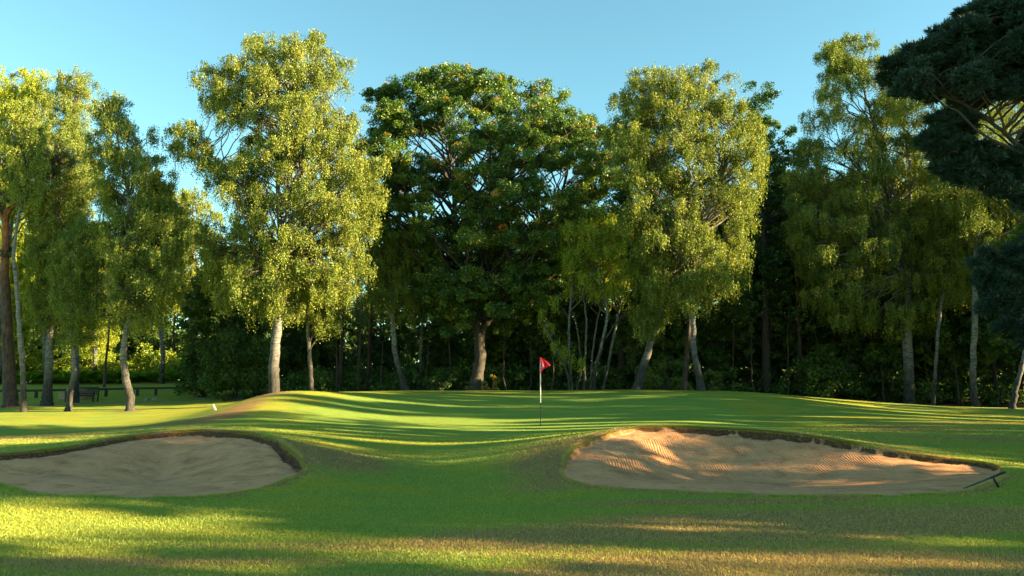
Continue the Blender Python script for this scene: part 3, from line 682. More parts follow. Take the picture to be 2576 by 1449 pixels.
# --- multi stem birch thicket
tree('birch_thicket', 'clump of thin pale birch stems under a small sunlit crown, right of the flag', 'tree',
     [[(1435, 982, 6), (1425, 930, 6, 0), (1385, 850, 5, -.3), (1370, 820, 3, -.3)], [(1440, 982, 7), (1432, 900, 7), (1432, 800, 6), (1440, 700, 5), (1428, 600, 4), (1415, 560, 2)],
      [(1470, 982, 7), (1472, 900, 6, .3), (1475, 800, 5, .3), (1462, 700, 4), (1470, 600, 2)], [(1492, 982, 9), (1500, 920, 9, -.3), (1520, 840, 8, -.3), (1528, 780, 7, -.3), (1512, 720, 6), (1500, 640, 5), (1500, 560, 2)],
      [(1515, 982, 7), (1530, 920, 7, .4), (1545, 840, 6, .5), (1560, 770, 5, .5), (1590, 680, 3, .5)], [(1485, 982, 6), (1490, 900, 5, -.8), (1500, 820, 4, -.8), (1510, 770, 2, -.8)],
      [(1525, 850, 4, -.3), (1560, 800, 3, -.5), (1600, 770, 2, -.6)], [(1450, 982, 5), (1462, 930, 5, .6), (1455, 850, 4, .6), (1440, 780, 2, .6)]],
     39.5, rows=[(525, 1450, 1545), (560, 1410, 1575), (640, 1395, 1592), (700, 1420, 1600), (745, 1440, 1590)], r=28, seed=7, cdens=.9, sides=6, flare=1.1, style='birch', leaf='lime_leaf', bark_='birch_bark',
     extra=[(1385, 830, 20), (1395, 870, 18), (1420, 890, 22), (1450, 910, 16), (1400, 760, 18), (1590, 690, 16), (1600, 780, 14), (1365, 790, 12), (1410, 560, 14)])
# --- birches right of the middle
tree('birch_tree', 'birch trunk leaning strongly to the right beside the pale thicket', 'tree',
     [[(1602, 980, 24), (1625, 900, 19), (1650, 820, 17), (1672, 750, 16), (1690, 690, 13), (1698, 620, 10), (1695, 560, 6)]], 38.5,
     rows=[(560, 1600, 1710), (640, 1590, 1720), (720, 1600, 1710), (800, 1590, 1690), (850, 1600, 1670)], r=30, seed=8, tintb=-.1, **BC)
tree('birch_tree', 'big rounded birch with curved white trunk right of the flag, its right side golden', 'tree',
     [[(1765, 985, 20), (1757, 940, 17), (1746, 880, 15), (1743, 800, 13), (1743, 700, 12), (1740, 600, 11), (1735, 480, 9), (1730, 380, 7), (1720, 260, 4)],
      [(1741, 600, 9), (1790, 510, 8, -.4), (1815, 440, 7, -.5), (1850, 340, 4, -.4)], [(1740, 560, 8), (1690, 470, 7, .3), (1640, 380, 5, .4), (1610, 300, 3, .4)]],
     37, rows=[(172, 1720, 1830), (190, 1590, 1845), (230, 1575, 1852), (260, 1545, 1885), (330, 1522, 1935), (450, 1522, 1945), (540, 1540, 1915), (620, 1570, 1895), (700, 1620, 1870), (770, 1650, 1840)],
     r=36, seed=9, holes=[(1800, 205, 12), (1560, 480, 14), (1575, 500, 12), (1530, 440, 14), (1650, 520, 14), (1820, 590, 20), (1690, 560, 12)], extra=[(1600, 182, 14), (1630, 180, 16), (1790, 170, 18), (1840, 190, 14), (1755, 178, 16)], **BC)
tree('pine_tree', 'brownish bare trunk close behind the curved white birch', 'tree',
     [[(1721, 978, 14), (1727, 900, 12), (1733, 820, 11), (1738, 720, 9), (1742, 620, 5)]], 41,
     rows=[(600, 1690, 1790), (700, 1680, 1800), (760, 1690, 1790)], r=34, style='pine', leaf='pine_leaf', bark_='pine_bark', seed=10, dens=.5, size=1.6)
tree('oak_tree', 'dark green broadleaf tree rising behind the right shoulder of the rounded birch', 'tree',
     [[(1930, 984, 22), (1925, 800, 18), (1920, 600, 14), (1905, 400, 8), (1900, 260, 3)]], 46,
     rows=[(215, 1870, 1925), (245, 1850, 1955), (300, 1850, 1960), (330, 1860, 1995), (400, 1870, 2010), (520, 1880, 2010), (650, 1900, 2010), (760, 1900, 2000)], r=38, style='oak', leaf='oak_leaf', bark_='oak_bark', seed=12, rsub=.65, cdens=.8, tintb=-.06,
     extra=[(1985, 330, 22), (1940, 240, 18), (2010, 375, 32), (2050, 385, 28), (1990, 410, 34)])
tree('oak_tree', 'dark broadleaf tree showing behind the left shoulder of the rounded birch', 'tree',
     [[(1560, 984, 22), (1570, 800, 18), (1580, 600, 14), (1590, 400, 8), (1590, 300, 3)]], 47,
     rows=[(245, 1560, 1625), (290, 1520, 1640), (340, 1510, 1660), (420, 1500, 1680), (600, 1500, 1690), (720, 1520, 1680)], r=40, style='oak', leaf='oak_leaf', bark_='oak_bark', seed=13, rsub=.65, cdens=.8, tintb=-.15)
# --- right group
tree('birch_tree', 'tall open birch with a wide pale trunk, fourth trunk from the right edge', 'tree',
     [[(2288, 1015, 26), (2286, 940, 24), (2283, 880, 24), (2281, 800, 22), (2284, 700, 17), (2280, 600, 13), (2250, 500, 10), (2225, 400, 8), (2190, 290, 6), (2160, 180, 3)],
      [(2282, 620, 9), (2230, 520, 8, .4), (2170, 440, 6, .5), (2100, 360, 3, .5)], [(2281, 600, 9), (2290, 480, 7, -.3), (2285, 380, 5, -.3), (2260, 280, 3, -.2)]],
     43, rows=[(92, 2080, 2205), (130, 2060, 2215), (180, 2050, 2240), (240, 2045, 2300), (320, 2030, 2340), (360, 2000, 2360), (450, 1960, 2380), (560, 1975, 2370), (660, 1985, 2390), (760, 2020, 2380), (830, 2080, 2340)],
     r=36, seed=14, holes=[(2085, 330, 10), (2145, 265, 13), (2100, 420, 10), (2190, 235, 10)], extra=[(2085, 112, 12), (2120, 100, 12), (2190, 95, 12), (2070, 140, 12), (2150, 95, 12)], skip=.06, tintb=-.08, **BC)
tree('birch_tree', 'thin forked birch standing deeper, between two pale trunks at the right', 'tree',
     [[(2345, 1005, 10), (2352, 940, 8), (2356, 880, 8), (2365, 780, 8), (2375, 720, 8), (2385, 660, 5), (2390, 580, 3)], [(2374, 725, 5), (2368, 680, 4), (2362, 640, 2)]],
     42, rows=[(480, 2330, 2440), (560, 2310, 2470), (660, 2310, 2460), (760, 2320, 2430)], r=34, seed=15, tintb=-.05, **BC)
tree('birch_tree', 'straight white birch trunk, second from the right edge, rising beneath the dark pine', 'tree',
     [[(2457, 1028, 18), (2448, 980, 15), (2448, 900, 14), (2452, 800, 14), (2452, 700, 12), (2458, 600, 10), (2462, 500, 9), (2455, 400, 7), (2420, 280, 5), (2350, 160, 3)],
      [(2462, 500, 7), (2500, 400, 6, .3), (2540, 300, 5, .4), (2560, 220, 3, .4)]],
     40, rows=[(85, 2290, 2340), (115, 2245, 2370), (180, 2225, 2460), (260, 2230, 2620), (340, 2290, 2620), (450, 2330, 2620), (560, 2380, 2620), (660, 2400, 2600)],
     r=36, seed=16, holes=[(2330, 300, 12), (2300, 360, 14)], tintb=-.04, passes=2, **BC)
tree('birch_tree', 'birch leaning out of the picture at the bottom right edge', 'tree',
     [[(2545, 1024, 14), (2555, 980, 12), (2568, 930, 11), (2578, 880, 10), (2590, 800, 9), (2610, 650, 7), (2630, 500, 4)]],
     35, rows=[(480, 2560, 2720), (620, 2540, 2740), (760, 2530, 2720), (840, 2520, 2640)], r=34, seed=17, style='oak', leaf='oak_leaf', bark_='birch_bark', cdens=.8, tintb=.1)
# --- the near pine overhanging the top right corner
tree('pine_tree', 'dark blue-green pine overhanging the top right corner', 'tree',
     [[(2760, 1160, 60), (2755, 900, 52), (2740, 600, 44), (2720, 350, 36), (2690, 120, 26), (2660, -80, 14), (2640, -200, 6)],
      [(2700, 520, 18), (2620, 420, 15, -.3), (2520, 330, 10, -.4), (2420, 260, 7, -.4), (2300, 220, 4, -.3)], [(2720, 640, 14), (2640, 560, 12, .3), (2540, 500, 8, .4), (2440, 460, 4, .4)]],
     19, rows=[(-30, 2500, 2760), (20, 2452, 2800), (60, 2385, 2800), (100, 2350, 2800), (140, 2250, 2800), (180, 2212, 2800), (215, 2220, 2780), (240, 2290, 2760)],
     r=46, style='pine', leaf='pine_leaf', bark_='dark_bark', seed=18, rsub=.28, cdens=2.0, dens=1.15, size=1.3, depth=.5, passes=3, twig=.006, limb=.7,
     extra=[(2390, 300, 44), (2370, 370, 42), (2430, 380, 46), (2420, 440, 46), (2480, 440, 46), (2520, 410, 44), (2570, 420, 50), (2410, 320, 40), (2350, 330, 34), (2450, 270, 40), (2560, 470, 46), (2600, 500, 50),
            (2480, 700, 26), (2520, 690, 34), (2560, 660, 40), (2600, 700, 50), (2540, 740, 40), (2580, 780, 44), (2500, 720, 30), (2600, 620, 50), (2520, 470, 40), (2470, 650, 26), (2500, 770, 34), (2550, 820, 36), (2600, 840, 46), (2450, 400, 50), (2380, 410, 34), (2600, 340, 36), (2620, 400, 50), (2340, 350, 34), (2440, 180, 50), (2330, 230, 40), (2520, 120, 56), (2440, 90, 40), (2570, 200, 56), (2480, 20, 24), (2500, 15, 22), (2460, 30, 16)])
# --- left group
tree('pine_tree', 'tall pine with a thick brown trunk turning orange, at the left edge', 'tree',
     [[(28, 1024, 34), (24, 960, 29), (20, 880, 26), (16, 780, 23), (12, 680, 20), (14, 600, 17), (17, 540, 15), (40, 510, 11), (60, 470, 9), (75, 445, 6)], [(15, 590, 9), (0, 520, 8), (-30, 440, 6), (-40, 380, 3)]],
     42, rows=[(360, -60, 120), (420, -80, 170), (480, -60, 110), (520, -60, 40)], r=34, style='pine', leaf='pine_leaf', bark_='pine_bark', seed=19, cdens=.5, dens=.7, size=1.5, skip=.2, tintb=.2,
     extra=[(150, 400, 26), (170, 385, 22), (185, 410, 18), (20, 640, 24), (-10, 700, 26)])
tree('birch_tree', 'slim white birch beside the thick pine at the left edge', 'tree',
     [[(60, 1036, 15), (60, 990, 13), (57, 930, 12), (52, 860, 12), (46, 780, 10), (40, 700, 9), (34, 640, 8), (45, 560, 6), (60, 460, 4), (75, 330, 2)]],
     38, rows=[(250, 20, 120), (330, -10, 130), (420, 10, 120), (520, 30, 100)], r=30, seed=20, cdens=.6, **BC)
tree('birch_tree', 'birch with a dark rugged foot right behind the left end of the bench', 'tree',
     [[(117, 1019, 26), (121, 960, 20), (124, 900, 18), (126, 850, 16), (130, 760, 13), (140, 640, 10), (150, 500, 7), (150, 350, 3)]],
     42.5, rows=[(300, 110, 200), (400, 80, 230), (500, 60, 240), (600, 60, 245), (700, 70, 240), (780, 80, 200), (850, 90, 160)], r=36, seed=21, tintb=-.1, **BC)
tree('birch_tree', 'thin crooked birch standing in front of the bench', 'tree',
     [[(172, 1035, 16), (178, 980, 13), (187, 930, 12), (183, 880, 11), (178, 840, 9), (185, 760, 7), (195, 650, 4)]],
     38, rows=[(560, 160, 260), (640, 130, 270), (740, 130, 260), (820, 150, 240), (860, 160, 210)], r=30, seed=22, tintb=-.15, **BC)
tree('birch_tree', 'black-banded birch with a bare worn patch at its foot, right of the bench', 'tree',
     [[(327, 1033, 20), (328, 1000, 20), (318, 960, 18), (312, 910, 15), (312, 870, 15), (318, 830, 13), (328, 780, 12), (318, 700, 10), (320, 600, 9), (322, 500, 7), (305, 400, 5), (285, 270, 2)],
      [(319, 690, 8), (365, 650, 7, .3), (410, 600, 5, .4), (440, 560, 3, .4)], [(326, 800, 7), (333, 770, 6), (336, 745, 4)], [(320, 560, 6), (350, 480, 5), (385, 400, 3)]],
     37, rows=[(228, 258, 300), (280, 228, 325), (350, 215, 345), (400, 225, 400), (450, 230, 440), (520, 235, 445), (600, 240, 480), (680, 250, 475), (760, 270, 430), (830, 280, 380)],
     r=33, seed=23, holes=[(215, 300, 10)], extra=[(385, 330, 10), (388, 350, 16), (400, 400, 18), (425, 435, 18), (430, 470, 16)], tintb=-.05, **BC)
tree('birch_tree', 'sunlit yellow-green birch filling the upper left corner', 'tree',
     [[(-20, 1000, 24), (-10, 800, 20), (20, 600, 16), (60, 400, 10), (80, 230, 3)]], 47,
     rows=[(180, 60, 110), (205, -30, 130), (260, -90, 135), (350, -90, 140), (450, -90, 150), (560, -90, 140)], r=40, seed=24, style='birch', leaf='lime_leaf', bark_='birch_bark', extra=[(85, 185, 18), (10, 200, 24)])
tree('birch_tree', 'drooping birch top between the upper left corner birch and the black-banded birch', 'tree',
     [[(190, 990, 20), (190, 800, 17), (185, 600, 13), (185, 400, 9), (190, 220, 3)]], 46,
     rows=[(178, 150, 220), (200, 130, 238), (260, 125, 240), (340, 130, 215), (420, 130, 260), (520, 120, 300)], r=32, seed=25, holes=[(240, 280, 14), (225, 340, 10)], **BC)
for k, (u0, v0, y_, top, rr_, lf, lb) in enumerate([
        (110, 985, 60, 480, 90, 'lime_leaf', 'sunlit tree far behind the thick-trunked pine and slim birch'),
        (235, 985, 62, 560, 80, 'lime_leaf', 'sunlit tree beyond the rail fence, above the bright bracken'),
        (405, 985, 58, 455, 85, 'lime_leaf', 'sunlit tree in the gap between the black-banded birch and the tallest birch'),
        (0, 985, 60, 560, 90, 'lime_leaf', 'bright green tree at the left edge beyond the thick pine'),
        (485, 985, 56, 470, 75, 'birch_leaf', 'birch half hidden behind the left skirt of the tallest birch')]):
    tree('birch_tree', lb, 'tree', [[(u0, v0, 12), (u0+4, 880, 11), (u0-6, 780, 10), (u0+3, 650, 8), (u0, top+30, 3)]], y_,
         rows=[(top, u0-rr_*.4, u0+rr_*.4), (top+80, u0-rr_, u0+rr_), (top+200, u0-rr_*1.1, u0+rr_*1.1), (top+330, u0-rr_*.6, u0+rr_*.6)], r=34, seed=30+k, style='birch', leaf=lf, bark_='birch_bark', cdens=.7, size=1.3, dens=.8)

# ------------------------------------------------------------------ trees of the wood behind: one of each kind, then copies
def proto(name, cat, h, wd, style, leaf, bark_, seed, crown0=.35, lobes_n=26, tr=.13, rsub=.7, cdens=.6, dens=.7, size=1.5, tintb=0.0):
    rng = np.random.default_rng(seed); root = empty(name, (0, 0, 0)); g = Geo()
    z = np.linspace(0, h, 12); p = np.c_[np.cumsum(rng.normal(0, .07, 12)), np.cumsum(rng.normal(0, .07, 12)), z]; p[0, :2] = 0
    rad = tr*(1-.9*z/h)+.01; rad[0] *= 1.35; q, qr = smooth_path(p, rad, 3)
    g.tube(q, qr, 9, rough=.03, rng=rng)
    lobes = []
    for k in range(lobes_n):
        t = rng.random(); zz = h*(crown0+(1-crown0)*t); ww = wd*math.sin(math.pi*min(.97, .15+.8*t))**.8; a = rng.uniform(0, 2*math.pi); rr = ww*rng.uniform(.2, .85)
        lobes.append((np.array((math.cos(a)*rr, math.sin(a)*rr, zz)), wd*rng.uniform(.28, .45)))
    cl = []; lo = []
    for i, (c, Rr) in enumerate(lobes):
        n = max(3, int(cdens*3.6*(Rr/rsub)**2)); cl.append(c+sph(n, rng)*(rng.random((n, 1))**.42)*Rr); lo += [i]*n
    cl = np.concatenate(cl); rs = rsub*rng.uniform(.6, 1.2, len(cl))*.7
    up = q[:, 2] > h*crown0*.6; limbs(g, q[up], qr[up], lobes, cl, lo, rng, .015)
    for k in range(9):   # dead snags low on the trunk
        zz = rng.uniform(.12, crown0)*h; a = rng.uniform(0, 6.28); s = np.array((0, 0, zz)); e = s+np.array((math.cos(a), math.sin(a), .3))*rng.uniform(.4, 1.3)
        g.tube([s, (s+e)/2+rng.normal(0, .06, 3), e], [.02, .014, .005], 4, cap=False)
    build_crown('crown', cl, rs, style, M[leaf], rng, root, np.zeros(3), dens, size, tintb)
    g.build('trunk', M[bark_], root, smooth=True)
    tag(root, cat=cat); return root
protos = [proto('broadleaf_tree', 'tree', 12, 3.4, 'dark', 'dark_leaf', 'oak_bark', 51, crown0=.16, lobes_n=58, size=1.7),
          proto('birch_tree', 'tree', 12.5, 2.4, 'birch', 'birch_leaf', 'birch_bark', 52, crown0=.4, tintb=-.2),
          proto('pine_tree', 'tree', 13, 2.4, 'pine', 'pine_leaf', 'pine_bark', 53, crown0=.55, lobes_n=18, dens=.5, size=2.2, cdens=.7),
          proto('birch_tree', 'tree', 13, .62, 'birch', 'birch_leaf', 'birch_bark', 54, crown0=.3, lobes_n=46, cdens=1.6, dens=1.0, size=1.5, rsub=.4)]
names = ['dark leafy tree', 'pale-stemmed birch', 'rusty-stemmed pine', 'slim birch']
rng = np.random.default_rng(77)
used = [False]*4
def place(kind, x, y, sc, label, group):
    loc = (x, y, tz(x, y)-.05); rz = rng.uniform(0, 6.28)
    if not used[kind]:
        used[kind] = True; o = protos[kind]; o.location = loc; o.rotation_euler = (0, 0, rz); o.scale = (sc,)*3
    else: o = copy_thing(protos[kind], loc, rz, sc)
    tag(o, label, 'tree', group); return o
# first rank, at least as tall as the gaps allow; (u, y, kind, scale)
bgt = [(560, 50, 0, .78), (620, 56, 0, .6), (520, 66, 0, .6), (860, 47, 2, .95), (905, 55, 1, .75), (930, 50, 2, 1.0), (960, 60, 0, .7), (820, 58, 0, .6), (1060, 49, 1, .9), (1090, 55, 0, .7), (1140, 62, 0, .7), (1255, 50, 0, .85),
       (1300, 58, 0, .75), (1345, 52, 1, .9), (1400, 48, 0, .8), (1460, 60, 0, 1.1), (1550, 52, 0, .95), (1640, 46, 0, .72), (1680, 56, 0, 1.1), (1790, 47, 0, .85), (1830, 54, 2, 1.1), (1850, 60, 0, 1.2), (1880, 50, 0, 1.0), (1960, 50, 0, 1.05),
       (2010, 46, 2, 1.05), (2040, 56, 0, 1.3), (2100, 48, 0, 1.0), (2150, 60, 0, 1.35), (2190, 50, 1, 1.0), (2230, 46, 0, .95), (2330, 52, 0, 1.2), (2400, 46, 0, 1.0), (2440, 56, 0, 1.35), (2500, 46, 0, 1.05), (2560, 50, 0, 1.25), (2640, 46, 0, 1.1),
       (730, 52, 0, .8), (770, 64, 0, .6), (660, 70, 1, 1.1), (350, 72, 0, 1.1), (200, 74, 0, 1.1), (60, 72, 0, 1.1), (440, 66, 2, .9), (270, 56, 2, .7), (-80, 60, 0, 1.1)]
def zone(u):
    if u < 500: return 'beyond the rail fence at the left'
    if u < 850: return 'behind the tallest birch'
    if u < 1150: return 'between the tallest birch and the oak'
    if u < 1420: return 'behind the oak trunk'
    if u < 1720: return 'behind the pale birch thicket'
    if u < 2000: return 'behind the curved white birch'
    if u < 2260: return 'left of the wide pale trunk at the right'
    return 'among the white trunks near the right edge'
for u, y, kd, sc in bgt:
    x = (u-1288)/1946*y*1.0
    place(kd, x, y, sc, names[kd]+' '+zone(u), names[kd]+'s '+zone(u))
# --- trees to the right of the picture, between it and the low sun
CAST = [(24, 3.8, 0, 1.15), (20, .4, 0, 1.1), (25, -3, 0, 1.2), (36, 3.6, 0, 1.2), (29, 1.5, 0, 1.15), (42, 7.7, 3, .95), (37, 6.8, 3, .88), (38, -1.5, 0, 1.2),
        (24, 12.4, 0, 1.12), (29, 11.9, 0, .95), (34, 8.5, 3, .9), (29, 4.2, 0, 1.0), (26, 6.1, 3, .95), (33, 5.5, 3, 1.0), (22, 5.4, 1, .85), (40, 10.6, 2, 1.4), (31, 12.6, 2, 1.3), (37, 15.6, 2, 1.4), (21, 22.0, 2, 1.4), (24, 21.2, 2, 1.12), (23, 23.6, 2, 1.2), (22, 20.4, 2, 1.3), (40, 47.4, 0, 1.25), (43, 51, 0, 1.3), (38, 43.8, 0, 1.0), (47, 45.5, 1, 1.3)]
_r = np.random.default_rng(12)
for _s in np.arange(18.4, 39.5, 1.3):
    _h = .98 if _s < 23 else .84 if _s < 27.4 else 1.12
    CAST.append((31+_s*.16+_r.uniform(-1.5, 1.5), _s+_r.uniform(-.3, .3), 3, _h*_r.uniform(.94, 1.06)))
for _s in np.arange(17.5, 39, 2.3):
    _h = 1.12 if _s < 23 else .98 if _s < 27.4 else 1.3
    CAST.append((43+_r.uniform(-2, 2), _s+_r.uniform(-.4, .4), int(_r.choice((3, 3, 3, 1))), _h*_r.uniform(.95, 1.05)))
for x, y, kd, sc in CAST:
    y = y-.23*x   # second number: where its shadow line crosses the middle of the picture
    place(kd, x, y, sc, 'tree standing off to the right of the green, beyond the frame', 'trees off to the right')

sap = empty('sapling', (0, 0, 0)); g = Geo(); _r = np.random.default_rng(3)
zz = np.linspace(0, 5.2, 9); pth = np.c_[np.cumsum(_r.normal(0, .07, 9)), np.cumsum(_r.normal(0, .05, 9)), zz]; pth[0, :2] = 0; g.tube(pth, np.linspace(.045, .012, 9), 6)
for k in range(9):
    j = _r.integers(2, 8); a = _r.uniform(0, 6.28); e = pth[j]+np.array((math.cos(a), math.sin(a), .8))*_r.uniform(.4, 1.1); g.tube([pth[j], (pth[j]+e)/2+_r.normal(0, .06, 3), e], [.016, .011, .005], 4, cap=False)
g.build('stem', M['birch_bark'], sap, True)
cl_ = pth[_r.integers(4, 9, 9)]+_r.normal(0, .45, (9, 3)); build_crown('foliage', cl_, np.full(9, .3), 'oak', M['oak_leaf'], _r, sap, np.zeros(3), .25, 1.0)
for k, (u, y) in enumerate([(1080, 44), (1130, 45), (1275, 44), (1330, 45.5), (1385, 43.5), (1590, 44), (1850, 45), (1895, 44), (1930, 46), (1975, 44.5), (2010, 47), (2060, 43.8), (2140, 45), (2215, 44.6), (2320, 45), (2400, 44), (2495, 43.5), (850, 45), (905, 46), (960, 45)]):
    xx_ = (u-1288)/1946*y; loc = (xx_, y, tz(xx_, y)-.04); o = sap if k == 0 else copy_thing(sap, loc, 0, 1)
    o.location = loc; o.rotation_euler = (0, 0, _r.uniform(0, 6.28)); o.scale = (_r.uniform(.7, 1.15),)*3
    tag(o, 'thin bare sapling '+('in the gap right of the tallest birch' if u < 1000 else 'beside the oak trunk' if u < 1420 else 'between rounded birch and wide pale trunk' if u > 1700 and u < 2260 else 'among white trunks near the right edge' if u > 2260 else 'between thicket and leaning birch'), 'sapling', 'thin saplings inside the wood')

# --- far wood: one mass nobody could count
rng = np.random.default_rng(5)
n = 2400; xa = rng.uniform(-80, 80, n); ya = rng.uniform(74, 90, n); za = 1.2+rng.random(n)*11.0
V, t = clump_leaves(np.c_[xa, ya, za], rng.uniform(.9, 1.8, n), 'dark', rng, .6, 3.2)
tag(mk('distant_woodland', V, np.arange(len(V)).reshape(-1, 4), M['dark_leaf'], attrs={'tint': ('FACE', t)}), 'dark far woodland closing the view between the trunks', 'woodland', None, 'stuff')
n = 1500; xa = rng.uniform(-14, 34, n); ya = rng.uniform(44, 64, n); keep = xa > -14+(ya-44)*.1; xa, ya = xa[keep], ya[keep]
za = terrain(xa, ya)+rng.random(len(xa))**1.5*1.3
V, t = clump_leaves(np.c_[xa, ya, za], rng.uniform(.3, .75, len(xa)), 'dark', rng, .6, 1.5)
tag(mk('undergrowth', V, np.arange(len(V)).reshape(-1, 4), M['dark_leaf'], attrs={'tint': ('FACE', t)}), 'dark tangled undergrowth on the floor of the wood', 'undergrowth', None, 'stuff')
xa, ya = [], []
for u, y, n, sx, sy in [(250, 60, 120, 2.6, 1.5), (60, 60, 110, 3.5, 1.5), (380, 59, 60, 2.2, 1.2), (-60, 60, 50, 3, 1.5), (160, 62, 60, 3, 1)]:
    c = P(u, 960, y); xa.append(rng.normal(c[0], sx, n)); ya.append(np.maximum(rng.normal(y, sy, n), 58.2))
xa = np.concatenate(xa); ya = np.concatenate(ya)
V, t = clump_leaves(np.c_[xa, ya, terrain(xa, ya)+rng.random(len(xa))*.5], rng.uniform(.6, 1.2, len(xa)), 'fern', rng)
tag(mk('bracken', V, np.arange(len(V)).reshape(-1, 4), M['fern_leaf'], attrs={'tint': ('FACE', t)}), 'bright green bracken fronds beyond the low rail fence', 'bracken', None, 'stuff')

n = 1700; xa = rng.uniform(-62, 62, n); ya = rng.uniform(67, 77, n)
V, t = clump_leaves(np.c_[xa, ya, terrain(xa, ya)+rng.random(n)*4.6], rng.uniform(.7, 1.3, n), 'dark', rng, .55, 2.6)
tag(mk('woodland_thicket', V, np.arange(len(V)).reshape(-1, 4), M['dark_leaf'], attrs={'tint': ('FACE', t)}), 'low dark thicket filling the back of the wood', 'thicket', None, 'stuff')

# --- shrubs one can tell apart
def shrub(u, y, wd, h, style, leaf, label, seed, tintb=0.0, size=1.2, dens=.8, name='shrub'):
    rng = np.random.default_rng(seed); x = (u-1288)/1946*y; foot = np.array((x, y, tz(x, y)-.05)); root = empty(name, foot); tag(root, label, 'shrub')
    n = int(9+14*wd*h/3); a = rng.uniform(0, 6.28, n); rr = np.sqrt(rng.random(n))*wd*.8; zz = h*(.12+.8*rng.random(n)*np.sqrt(np.clip(1-(rr/wd)**2, .05, 1)))
    cl = foot+np.c_[np.cos(a)*rr, np.sin(a)*rr*.8, zz]; g = Geo()
    for c in cl: g.tube([np.zeros(3), (c-foot)*.5+rng.normal(0, .06, 3), c-foot], [.03, .018, .006], 4, cap=False)
    build_crown('foliage', cl, np.full(n, .32*min(wd, h)*.8), style, M[leaf], rng, root, foot, dens, size, tintb); g.build('stem', M['oak_bark'], root)
shrub(610, 46, 2.6, 4.4, 'dark', 'dark_leaf', 'tall black-green holly mass behind the left foot of the tallest birch', 61, dens=1.6)
shrub(520, 50, 1.9, 3.6, 'dark', 'dark_leaf', 'dark evergreen bush beyond the right end of the low rail', 62, dens=1.4)
shrub(590, 42, 1.6, .7, 'dark', 'dark_leaf', 'low dark spreading bush at the foot of the green bank', 63, dens=1.2)
shrub(1235, 42, .55, 1.0, 'oak', 'oak_leaf', 'small yellow-green bush right of the oak trunk', 64, .2, .8, .6)
shrub(1670, 42.5, 1.6, 2.1, 'oak', 'oak_leaf', 'glossy leafy bush between the leaning birch and the brown trunk', 65, 0, .9, .8)
shrub(1790, 42.5, .9, 1.3, 'oak', 'oak_leaf', 'small leafy bush just right of the curved white trunk', 66, .05, .9, .6)
shrub(2080, 44, 2.2, 3.0, 'dark', 'dark_leaf', 'large dark bush in deep shade left of the wide pale trunk', 67, dens=1.2)
shrub(1110, 43.5, 1.0, 1.2, 'oak', 'oak_leaf', 'low dark bush left of the oak trunk', 68, -.1, .9, .6)
for k, (u, y, wd_, h_, lb) in enumerate([(20, 63, 2.2, 2.6, 'sunlit green bush beyond the bracken, behind the thick pine'), (110, 64, 2.0, 3.0, 'sunlit green bush beyond the bracken, left of the dark-footed birch'), (225, 65, 2.3, 3.2, 'tall sunlit bush above the bracken, behind the bench'),
        (300, 63, 1.6, 2.4, 'yellow-green bush just left of the black-banded birch, beyond the bracken'), (400, 64, 2.4, 3.2, 'sunlit bush in the gap right of the black-banded birch'), (465, 62, 1.6, 2.4, 'green bush at the left edge of the black-green holly')]):
    shrub(u, y, wd_, h_, 'dark', 'lime_leaf', lb, 90+k, -.22, 1.3, .9)
shrub(870, 48, 1.3, 1.2, 'oak', 'oak_leaf', 'sunlit bush deep in the gap right of the slim young birch', 69, .15, 1.0, .6)

# ------------------------------------------------------------------ flagstick
fx = P(1360, 1072, 24.4)[0]; fy = 24.4; fz = float(surf(np.array([fx]), np.array([fy]))[0])
root = empty('flagstick', (fx, fy, fz)); tag(root, 'flagstick with a limp red flag and white upper pole standing in the green', 'flagstick')
g = Geo(); g.tube([(0, 0, .72), (0, 0, 1.4), (.005, 0, 2.12)], [.016, .016, .014], 12); g.build('pole', M['white_paint'], root, True)['label'] = 'white upper pole'
g = Geo(); g.tube([(0, 0, -.1), (0, 0, .72)], [.014, .015], 12); g.build('pole', M['black_paint'], root, True)['label'] = 'black lower pole'
g = Geo(); g.tube([(0, 0, -.12), (0, 0, .004)], [.054, .054], 20); g.build('cup', M['cup'], root)
nu, nv = 26, 30; uu, vv = np.meshgrid(np.linspace(0, 1, nu), np.linspace(0, 1, nv))
# hanging folded flag: narrow at the top, wide and swinging out toward the bottom
wid = .03+.27*np.clip(vv/.62, 0, 1); wid = wid*(1-.86*np.clip((vv-.66)/.34, 0, 1))
X = uu*wid; Zf = 2.12-.53*vv+uu*.10*vv*(vv > 0)+.06*uu*vv; Yf = .055*np.sin(uu*11+vv*2.0)*(.3+vv)-.02
Xt = X*np.cos(.1)+.012; Vf = np.c_[Xt.ravel()-.03*(1-uu.ravel()), Yf.ravel(), Zf.ravel()]
ii = (np.arange(nv-1)[:, None]*nu+np.arange(nu-1)[None]).ravel(); Ff = np.stack([ii, ii+1, ii+nu+1, ii+nu], 1)
o = mk('flag', Vf, Ff, M['red_cloth'], root, smooth=True); m = o.modifiers.new('solid', 'SOLIDIFY'); m.thickness = .004
cu, cv = uu.ravel(), vv.ravel(); cen = lambda a: a[Ff].mean(1)
msk = ((cen(cu)-.17)/.22)**2+((cen(cv)-.50)/.17)**2 < 1
idx, inv = np.unique(Ff[msk], return_inverse=True); Ve = Vf[idx].copy(); Ve[:, 1] -= .006
em = mk('emblem', Ve, inv.reshape(-1, 4), M['white_paint'], o, smooth=True)

